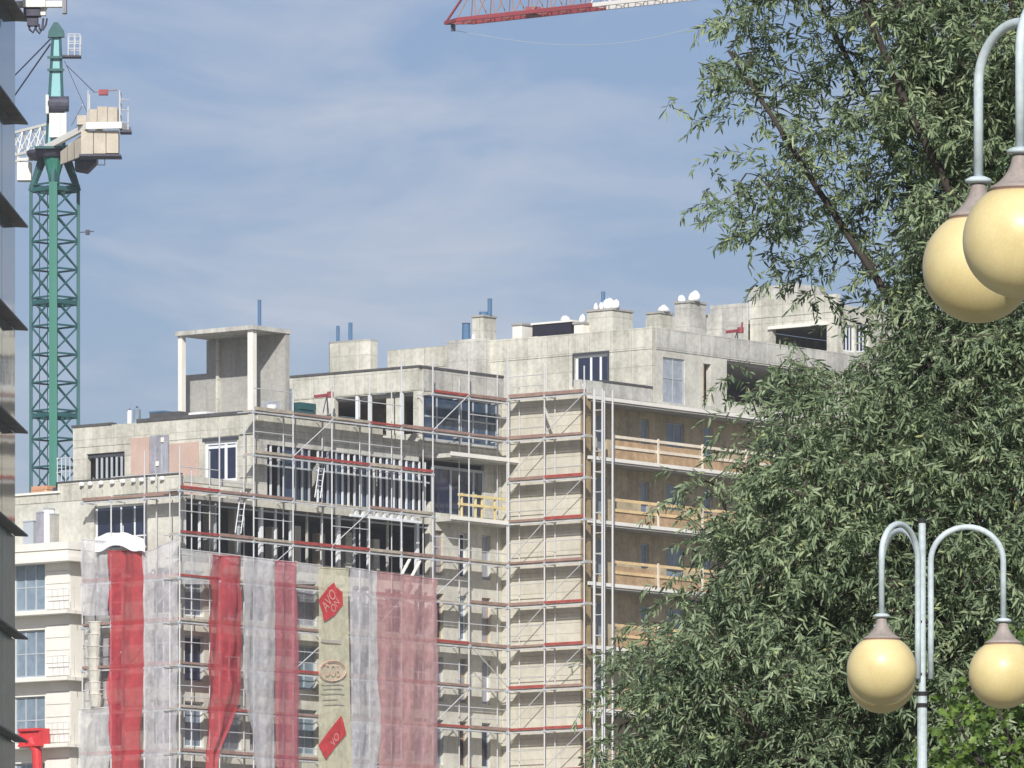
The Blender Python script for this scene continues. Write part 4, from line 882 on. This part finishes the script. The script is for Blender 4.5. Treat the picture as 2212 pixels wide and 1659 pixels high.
# main jib away to the left, tie bars
jd = -dn
ja, jb = cb + Vector((0, 0, zd + .1)), cb + jd * 30 + Vector((0, 0, zd + .1))
for o_ in (sd * .55, -sd * .55): G.beam('jib_chord', ja + o_, jb + o_, .13, 'white_paint', None, False)
G.beam('jib_chord', ja + Vector((0, 0, 1.3)), jb + Vector((0, 0, 1.3)), .13, 'white_paint', None, False)
for k in range(30):
    a = ja + jd * k; 
    for o_ in (sd * .55, -sd * .55): G.beam('jib_lacing', a + o_, a + jd * .5 + Vector((0, 0, 1.3)), .06, 'white_paint'); G.beam('jib_lacing', a + jd + o_, a + jd * .5 + Vector((0, 0, 1.3)), .06, 'white_paint')
G.beam('tie_bar', ht + Vector((-.3, 0, -.1)), cb + jd * 13 + Vector((0, 0, zd + 1.4)), .07, 'machine'); G.beam('tie_bar', ht + Vector((-.3, 0, -.35)), cb + jd * 8 + Vector((0, 0, zd + 1.4)), .08, 'machine')
q = cp(52, 352); G.box('jib_winch', (q.x - .4, YC + .8, q.z - .75), (q.x + .3, YC + 1.6, q.z + .15), 'white_paint'); G.box('jib_winch_frame', (q.x - .4, YC + .7, q.z + .2), (q.x + .4, YC + .8, q.z + .35), 'crane_white')
q = cp(172, 502); G.beam('lamp_bracket', q, q + Vector((.7, 0, .05)), .05, 'machine'); G.box('warning_lamp', (q.x + .3, YC - .1, q.z - .12), (q.x + .5, YC + .1, q.z + .12), 'machine')

# ------------------------------------------------------------------ red tower crane, jib entering at the top
R = Thing('red_tower_crane', 'red and white lattice crane jib crossing the top edge of the sky', 'crane', (wp(2150, 0, 395).x, 395, 0), WORLD)
tip = wp(962, 50, 415); rb = Vector((wp(2150, 0, 395).x, 395.0, tip.z)); jd = (rb - tip).normalized(); js = Vector((-jd.y, jd.x, 0)); Lj = (rb - tip).length + 8
H = 1.75
for o_ in (js * .6, -js * .6):
    for s0, s1, m_ in ((1.2, 9.8, 'red_paint'), (9.8, 17, 'crane_white'), (17, 25, 'red_paint'), (25, Lj, 'crane_white')):
        R.beam('lower_chord', tip + o_ + jd * s0, tip + o_ + jd * s1, .16, m_, None, False, .2)
    R.beam('nose', tip, tip + o_ + jd * 1.2, .16, 'red_paint', None, False)
for s0, s1, m_ in ((1.6, 9.5, 'red_paint'), (9.5, 17, 'crane_white'), (17, 25, 'red_paint'), (25, Lj, 'crane_white')):
    R.beam('top_chord', tip + jd * s0 + Vector((0, 0, H)), tip + jd * s1 + Vector((0, 0, H)), .13, m_, None, False)
R.beam('nose', tip, tip + jd * 1.6 + Vector((0, 0, H)), .09, 'red_paint', None, False)
s_ = 1.2
while s_ < Lj - 1.2:
    m_ = 'toe_brown' if s_ < 9.5 or 17 < s_ < 25 else 'crane_white'
    for o_ in (js * .6, -js * .6):
        R.beam('lacing', tip + o_ + jd * s_, tip + jd * (s_ + .6) + Vector((0, 0, H)), .06, m_); R.beam('lacing', tip + o_ + jd * (s_ + 1.2), tip + jd * (s_ + .6) + Vector((0, 0, H)), .06, m_)
    R.beam('cross_bar', tip + js * .6 + jd * s_, tip - js * .6 + jd * s_, .06, m_); R.beam('cross_bar', tip + js * .6 + jd * s_, tip - js * .6 + jd * (s_ + 1.2), .05, m_)
    s_ += 1.2
q = tip + jd * 5.6; R.box('trolley', (q.x - .4, q.y - .5, q.z - .12), (q.x + .4, q.y + .5, q.z + .28), 'red_paint')
q = tip + jd * .5; R.box('nose_pulley', (q.x - .12, q.y - .1, q.z - .45), (q.x + .12, q.y + .1, q.z - .08), 'machine')
rope = []
for k in range(25): f_ = k / 24; p_ = (q + Vector((0, 0, -.4))).lerp(tip + jd * 22 + Vector((0, 0, -.1)), f_); rope.append(p_ - Vector((0, 0, 1.7 * math.sin(math.pi * f_) ** 1.0)))
R.mesh('hoist_rope', *tubemesh([(rope, .013)], 5), 'grey_frame')
mb = Vector((rb.x, rb.y, 0))
for dx in (-.8, .8):
    for dy in (-.8, .8): R.beam('mast_leg', mb + Vector((dx, dy, 0)), mb + Vector((dx, dy, rb.z)), .18, 'red_paint', None, False)
z = 24
while z < rb.z - 1.6:
    for (ax_, ay_, bx_, by_) in ((-.8, -.8, .8, -.8), (.8, -.8, .8, .8), (-.8, .8, .8, .8), (-.8, -.8, -.8, .8)):
        R.beam('mast_lacing', mb + Vector((ax_, ay_, z)), mb + Vector((bx_, by_, z + 1.6)), .07, 'red_paint')
    z += 1.6
R.beam('tower_head', rb, rb + Vector((0, 0, 7)), .5, 'red_paint'); R.beam('tie_bar', rb + Vector((0, 0, 6.8)), tip + jd * 14 + Vector((0, 0, H)), .08, 'red_paint')

# ------------------------------------------------------------------ glass office block at the left edge
YG = 257.0; gd = Vector((654.0, 17500.0, 0)).normalized(); gn = Vector((gd.y, -gd.x, 0))     # gd runs away, gn faces the street
ge = Vector((wp(33, 0, YG).x, YG, 0))
GF = Matrix.Translation(ge) @ Matrix(((gn.x, gd.x, 0, 0), (gn.y, gd.y, 0, 0), (0, 0, 1, 0), (0, 0, 0, 1)))     # local x out of the facade, y away along it
Gl = Thing('glass_office', 'glass-fronted office block with dark projecting fins at the left edge', 'building', (0, 0, 0), GF)
Gl.box('core', (-14, -30, 0), (-.12, -.02, 47), 'dark_frame')
fz = [CZ + (YH - (268 + 222.5 * k)) * YG / FPX for k in range(-2, 8)]
for i, z in enumerate(fz):
    fin_V = [(-.02, -30, z), (.4, -30, z - .02), (.4, .05, z - .02), (-.02, .05, z), (-.02, -30, z + .2), (.4, -30, z + .04), (.4, .05, z + .04), (-.02, .05, z + .2)]
    Gl.mesh('fin', fin_V, [(3, 2, 1, 0), (4, 5, 6, 7), (0, 1, 5, 4), (1, 2, 6, 5), (2, 3, 7, 6), (3, 0, 4, 7)], 'dark_soffit_fin')
    if i == 0: continue
    zt = fz[i - 1]
    for k in range(5):
        y1 = -.06 - 4.2 * k; tl_ = random.uniform(-.004, .004)
        V = [(.0 + tl_, y1 - 4.14, z + .21), (.0 - tl_, y1, z + .21), (.0 - tl_, y1, zt - .03), (.0 + tl_, y1 - 4.14, zt - .03)]
        V += [(x - .03, y, zz) for x, y, zz in V]
        Gl.mesh('glass_panel', V, CUBE_F, 'green_glass' if i >= 7 else 'curtain_glass')
        Gl.box('mullion', (-.1, y1 + .002, z + .2), (-.012, y1 + .058, zt - .002), 'dark_frame')
# hoist bracket on the block
hbk = Thing('facade_hoist', 'dark hanging hoist machinery on a pale beam at the top left corner', 'hoist', (0, -.5, 39.6), GF)
zz = lambda y: CZ + (YH - y) * YG / FPX
mpx = YG / FPX
hbk.box('beam', (-.02, -.7, zz(22)), ((146 - 33) * mpx, -.45, zz(9)), 'white_paint'); hbk.box('beam_end', ((139 - 33) * mpx, -.72, zz(36)), ((148 - 33) * mpx, -.43, zz(-4)), 'bluegrey_board')
hbk.box('carriage', ((55 - 33) * mpx, -.9, zz(24)), ((104 - 33) * mpx, -.25, zz(2)), 'white_paint')
hbk.box('motor', ((56 - 33) * mpx, -.8, zz(42)), ((92 - 33) * mpx, -.35, zz(24) - .002), 'machine'); hbk.box('gearbox', ((63 - 33) * mpx, -.7, zz(62)), ((86 - 33) * mpx, -.4, zz(42) - .002), 'machine')
hbk.box('cylinder_cover', ((92 - 33) * mpx + .004, -.7, zz(40)), ((103 - 33) * mpx, -.45, zz(24) - .004), 'white_paint')
for x, yb in ((66, 76), (80, 78), (88, 70)):
    P = [Vector(((x - 33) * mpx, -.55, zz(58))), Vector(((x - 31) * mpx, -.6, zz(70))), Vector(((x - 24) * mpx, -.55, zz(yb))), Vector(((x - 18) * mpx, -.5, zz(yb - 12))), Vector(((x - 16) * mpx, -.5, zz(45)))]
    hbk.mesh('cable_loop', *tubemesh([(P, .035)], 6), 'machine')

# ------------------------------------------------------------------ street lamps
def lamp(label, px, Yl, rot, dz, name='street_lamp'):
    base = Vector(((px - CX) * Yl / FPX, Yl, 0))
    T = Thing(name, label, 'street lamp', base, WORLD, 'three-armed globe street lamps')
    zg = 5.03 + dz
    T.mesh('pole', *tubemesh([([base, base + Vector((0, 0, zg - .12))], .032), ], 14), 'pole_grey')
    T.mesh('upper_pole', *tubemesh([([base + Vector((0, 0, zg - .12)), base + Vector((0, 0, zg + .98))], .0235)], 14), 'pole_grey')
    V, F = lathe([(.026, 0), (.026, .02), (.012, .035)], base + Vector((0, 0, zg + .98)), 14); T.mesh('pole_cap', V, F, 'black_rubber')
    for z in (zg - .125, zg - .2): V, F = lathe([(.036, -.012), (.04, -.012), (.04, .012), (.036, .012)], base + Vector((0, 0, z)), 16); T.mesh('clamp', V, F, 'black_rubber')
    for k in range(3):
        an = rot + k * 2 * math.pi / 3; d = Vector((math.cos(an), math.sin(an), 0))
        r0, r1 = .056, .525; rc, rr = (r0 + r1) / 2, (r1 - r0) / 2; zs = zg + .735
        P = [base + d * r0 + Vector((0, 0, zg - .03)), base + d * r0 + Vector((0, 0, zg + .3))]
        for i in range(19):
            t = math.pi * (1 - i / 18); P.append(base + d * (rc + rr * math.cos(t)) + Vector((0, 0, zs + rr * .93 * math.sin(t))))
        P.append(base + d * r1 + Vector((0, 0, zg + .36)))
        ar = T.mesh('arm', *tubemesh([(P, .0195)], 12), 'pole_grey', None, True)
        T.mesh('bracket', *tubemesh([([base + Vector((0, 0, zg + .0)), base + d * r0 + Vector((0, 0, zg + .0))], .012), ([base + Vector((0, 0, zg + .34)), base + d * r0 + Vector((0, 0, zg + .34))], .012)], 8), 'black_rubber', ar)
        gc = base + d * r1 + Vector((0, 0, zg))
        V, F = lathe([(.03, .362), (.052, .352), (.054, .343), (.05, .338), (.036, .334)], gc, 24); T.mesh('collar', V, F, 'pole_grey', ar, True)
        prof = [(.119, .196), (.121, .2), (.115, .21)] + [(.115 - .083 * math.sin(t * math.pi / 2) ** .8, .21 + .123 * t ** 1.15) for t in np.linspace(.08, 1, 9)]
        V, F = lathe(prof, gc, 32); cp_ = T.mesh('cap', V, F, 'cap_taupe', None, True)
        V, F = lathe([(.118, .188), (.12, .195)], gc, 32); T.mesh('gasket', V, F, 'toe_brown', cp_)
        prof = [(.225 * math.cos(t), .225 * math.sin(t)) for t in np.linspace(-math.pi / 2 + .02, .985, 34)]
        V, F = lathe(prof, gc, 56); T.mesh('globe', V, F, 'globe', None, True)
lamp('three-armed lamp with cream globes standing whole before the tree', 1992, 52.5, math.radians(-2.6), 0.0)
lamp('nearer three-armed lamp cut by the right edge, overlapping large globes', 2299, 32.1, math.radians(7), .33)

# ------------------------------------------------------------------ trees
def leaf_mesh(name, pos, dirs, nrm, ln, wd, shade, shape, matname):
    """pos, dirs, nrm: (n,3) arrays; shape: list of (along, across, lift) outline points; builds a folded two-face leaf each"""
    n = len(pos); side = np.cross(dirs, nrm); side /= np.linalg.norm(side, axis=1)[:, None] + 1e-9
    up = np.cross(side, dirs)
    sh = np.array(shape['pts']); m_ = len(sh)
    V = pos[:, None, :] + dirs[:, None, :] * (sh[None, :, 0] * ln[:, None])[:, :, None] + side[:, None, :] * (sh[None, :, 1] * wd[:, None])[:, :, None] + up[:, None, :] * (sh[None, :, 2] * wd[:, None])[:, :, None]
    V = V.reshape(-1, 3)
    Fs = shape['faces']; base = (np.arange(n) * m_)[:, None]
    loops = np.concatenate([(base + np.array(f)[None, :]) for f in Fs], axis=1).reshape(-1)
    sizes = np.tile([len(f) for f in Fs], n); starts = np.concatenate([[0], np.cumsum(sizes)[:-1]])
    me = bpy.data.meshes.new(name); me.vertices.add(len(V)); me.vertices.foreach_set('co', V.astype(np.float32).ravel())
    me.loops.add(len(loops)); me.loops.foreach_set('vertex_index', loops.astype(np.int32))
    me.polygons.add(len(sizes)); me.polygons.foreach_set('loop_start', starts.astype(np.int32)); me.polygons.foreach_set('loop_total', sizes.astype(np.int32))
    at = me.attributes.new('shade', 'FLOAT', 'POINT'); at.data.foreach_set('value', np.repeat(shade, m_).astype(np.float32))
    me.materials.append(M[matname]); me.update(calc_edges=True); me.validate(); return me
LANCE = {'pts': [(0, 0, 0), (.28, .5, .22), (.65, .42, .2), (1, 0, -.1), (.65, -.42, .2), (.28, -.5, .22)], 'faces': [(0, 1, 2, 3), (0, 3, 4, 5)]}
LOBED = {'pts': [(0, 0, 0), (.25, .5, .1), (.45, .28, .05), (.6, .5, .12), (1, 0, -.08), (.6, -.5, .12), (.45, -.28, .05), (.25, -.5, .1)], 'faces': [(0, 1, 2, 4), (2, 3, 4), (0, 4, 6, 7), (4, 5, 6)]}
def nrmz(a): return a / (np.linalg.norm(a, axis=1)[:, None] + 1e-9)
def make_tree(name, label, YT, spacing, dens, xr, yr, twigs_per, twig_len, leaves_per, leaf_ln, leaf_wd, shape, mname, trunk_px, droop, seed, cat='tree', clump_r=.22, depth=1.5):
    rg = np.random.default_rng(seed); rnd = random.Random(seed)
    px = FPX / YT
    base = Vector(((trunk_px - CX) / px, YT, 0))
    T = Thing(name, label, cat, base, WORLD)
    centers = []; wts = []
    st = spacing * px
    x = xr[0]
    while x < xr[1]:
        y = yr[0]
        while y < yr[1]:
            xx = x + rg.uniform(-.5, .5) * st; yy = y + rg.uniform(-.5, .5) * st; d, th = dens(xx, yy)
            k = int(d) + (rg.random() < d - int(d))
            for _ in range(k):
                dy = rg.uniform(-1, 1) * th * depth; P = wp(xx, yy, YT + dy); centers.append((P.x, P.y, P.z)); wts.append(min(1, d))
            y += st
        x += st
    C = np.array(centers); n = len(C)
    # limbs: trunk, then limb nodes found by spreading points, then a branchlet to every clump
    zt = C[:, 2].max(); tr_top = base + Vector((0.1, 0, zt * .8)); zlow = max(1.2, C[:, 2].min() * .55)
    pts = [base.lerp(tr_top, k / 8) + Vector((.12 * math.sin(k * 1.3), .1 * math.cos(k), 0)) for k in range(9)]; pts[0] = base
    T.mesh('trunk', *tubemesh([(pts, [.24 - .022 * k for k in range(9)])], 12), 'bark', None, True)
    kn = min(46, n); idx = [int(rg.integers(n))]
    D = np.full(n, 1e9)
    while len(idx) < kn: D = np.minimum(D, ((C - C[idx[-1]]) ** 2).sum(1)); idx.append(int(D.argmax()))
    nodes = C[idx]; paths = []; npts = []
    for q in nodes:
        q = Vector(q); f_ = min(1, max(.12, (q.z - 1.4) / zt * .72)); s_ = base.lerp(tr_top, f_)
        mid = s_.lerp(q, .55) + Vector((rnd.uniform(-.2, .2), rnd.uniform(-.2, .2), .35)); L_ = (q - s_).length
        P = []
        for k in range(9):
            t = k / 8; P.append(s_ * (1 - t) ** 2 + mid * 2 * t * (1 - t) + q * t * t + Vector((rnd.uniform(-.09, .09), rnd.uniform(-.09, .09), rnd.uniform(-.07, .07))) * (0 < k < 8))
        paths.append((P, [max(.008, .055 * (1 - k / 8) ** .8 * min(1, L_ / 3) + .008) for k in range(9)])); npts += [tuple(p) for p in P[3:]]
    for P in paths: T.mesh('limb', *tubemesh([P], 7), 'bark', None, True)
    pool = np.array(npts); dl = np.array([((pool - q) ** 2).sum(1).min() for q in C]); paths = []
    for k in np.argsort(dl):
        q = C[k]; d2 = ((pool - q) ** 2).sum(1); j = int(d2.argmin()); a, b = Vector(pool[j]), Vector(q); pool = np.vstack([pool, q[None]])
        if (a - b).length < .03: continue
        o1 = Vector((rnd.uniform(-.06, .06), rnd.uniform(-.06, .06), rnd.uniform(0, .08)))
        paths.append(([a, a.lerp(b, .35) + o1, a.lerp(b, .7) + o1 * .6, b], [.008, .0065, .005, .0035]))
    T.mesh('branchlets', *tubemesh(paths, 5), 'twig_bark')['kind'] = 'stuff'
    # twigs and leaves
    nt_ = n * twigs_per; ci = np.repeat(np.arange(n), twigs_per)
    st_ = C[ci] + rg.normal(0, clump_r * .55, (nt_, 3))
    az = rg.uniform(0, 2 * np.pi, nt_); out = np.stack([np.cos(az), np.sin(az) * .9, rg.uniform(-.45, .55, nt_)], 1); out = nrmz(out)
    tl_ = twig_len * rg.uniform(.55, 1.25, nt_)
    P0 = st_; P1 = st_ + out * (tl_ * .5)[:, None] + np.array([0, 0, -1]) * (tl_ * droop * .18)[:, None]; P2 = st_ + out * (tl_ * (.95 - .3 * droop))[:, None] + np.array([0, 0, -1]) * (tl_ * droop * .75)[:, None]
    # thin twig strips
    li = np.repeat(np.arange(nt_), leaves_per); t = np.tile((np.arange(leaves_per) + .6) / leaves_per, nt_) + rg.uniform(-.03, .03, nt_ * leaves_per); t = np.clip(t, 0, 1)[:, None]
    pos = P0[li] * (1 - t) ** 2 + 2 * P1[li] * t * (1 - t) + P2[li] * t * t
    tan = nrmz(2 * (P1[li] - P0[li]) * (1 - t) + 2 * (P2[li] - P1[li]) * t)
    rv = nrmz(rg.normal(0, 1, (len(li), 3))); sd_ = nrmz(np.cross(tan, rv)); alt = np.where(np.arange(len(li)) % 2 == 0, 1, -1)[:, None]
    dr = nrmz(tan * .75 + sd_ * .8 * alt + np.array([0, 0, -.35 * droop]) + rg.normal(0, .15, (len(li), 3)))
    nm = nrmz(np.cross(dr, np.cross(rg.normal(0, .6, (len(li), 3)) + np.array([-.05, -.55, .75]), dr)))
    ln = leaf_ln * rg.uniform(.5, 1.35, len(li)); wd = leaf_wd * rg.uniform(.75, 1.2, len(li))
    cs = rg.uniform(.0, 1.0, n); sh_ = np.clip(cs[ci][li] * .6 + rg.uniform(-.05, .45, len(li)), 0, .93); sh_[rg.random(len(li)) < .012] = 1.0
    me = leaf_mesh('crown', pos - np.array(base), dr, nm, ln, wd, sh_, shape, mname)
    T.link('crown', me)['kind'] = 'stuff'
    sel = rg.random(nt_) < .6
    V, F = tubemesh([([Vector(a), Vector(b), Vector(c_)], [.0035, .003, .0015]) for a, b, c_ in zip(P0[sel], P1[sel], P2[sel])], 3)
    T.mesh('twigs', V, F, 'twig_bark')['kind'] = 'stuff'
    print(name, 'clumps', n, 'leaves', len(li)); return T
EY = [-400, 0, 60, 120, 200, 260, 330, 400, 450, 490, 540, 600, 650, 700, 760, 830, 900, 960, 1000, 1050, 1100, 1150, 1200, 1260, 1300, 1350, 1400, 1450, 1500, 1560, 1659, 2000]
EX = [1520, 1535, 1515, 1535, 1510, 1560, 1580, 1560, 1500, 1550, 1640, 1680, 1770, 1800, 1690, 1600, 1625, 1590, 1570, 1500, 1490, 1470, 1510, 1500, 1400, 1360, 1335, 1322, 1318, 1318, 1305, 1400]
GAPS = [(1925, 360, 42, 70), (1890, 520, 45, 45), (1740, 60, 45, 55), (1690, 110, 25, 40), (1780, 600, 60, 30), (1700, 650, 70, 40), (1760, 740, 60, 40), (1870, 690, 50, 50), (1620, 230, 30, 20), (1690, 300, 30, 30), (1800, 180, 25, 40), (1780, 470, 30, 40), (1640, 1500, 0.1, .1)]
def dens_willow(x, y):
    e = float(np.interp(y, EY, EX)); q = x - e
    if q < 0: return (0, 0)
    for gx, gy, rx, ry in GAPS:
        if ((x - gx) / rx) ** 2 + ((y - gy) / ry) ** 2 < 1: return (0, 0)
    if x > 2230 or y < -30: return (.8, 1.2) if y > -900 and x < 3300 and ((x - 2450) / 900) ** 2 + ((y - 600) / 1700) ** 2 < 1 else (0, 0)
    if y < 600 and x < 1930: return (.55 + .35 * min(1, q / 200) , .5)
    if 560 < y < 830 and x < 1960: return (.45 + .6 * max(0, (x - 1850) / 110), .4)
    if q < 90: return (.75, .35)
    return (2.1 + 1.0 * min(1, q / 400), .4 + .6 * min(1, q / 300))
make_tree('willow_tree', 'tall tree with narrow drooping grey-green leaves filling the right side', 68.0, .17, dens_willow, (1280, 3300), (-900, 2000), 8, .34, 14, .09, .02, LANCE, 'willow_leaf', 2420, .6, 11)
def dens_maple(x, y):
    if ((x - 2320) / 325) ** 2 + ((y - 1800) / 430) ** 2 > 1: return (0, 0)
    if ((x - 2130) / 60) ** 2 + ((y - 1590) / 50) ** 2 < 1: return (.35, .3)
    return (2.0, .8)
make_tree('broadleaf_tree', 'bright green broad-leaved tree at the lower right behind the lamp pole', 62.0, .2, dens_maple, (2000, 2700), (1380, 2250), 6, .22, 8, .065, .06, LOBED, 'maple_leaf', 2400, .4, 5, clump_r=.2, depth=1.0)

# ------------------------------------------------------------------ air
hz = bpy.data.objects.new('haze', new_mesh('haze', [(x * 3010, 2250 + y * 2760, 31.5 + z * 32.5) for x, y, z in [(q[0] * 2, q[1] * 2, q[2] * 2) for q in CUBE_V]], CUBE_F, None)); col.objects.link(hz); hz['kind'] = 'stuff'
hm = bpy.data.materials.new('haze'); hm.use_nodes = True; hn = hm.node_tree.nodes; hn.remove(hn['Principled BSDF'])
pv = hn.new('ShaderNodeVolumePrincipled'); pv.inputs['Color'].default_value = (.9, .94, 1, 1); pv.inputs['Density'].default_value = .00016; pv.inputs['Anisotropy'].default_value = 0.0
hm.node_tree.links.new(pv.outputs[0], hn['Material Output'].inputs['Volume']); hz.data.materials.append(hm)
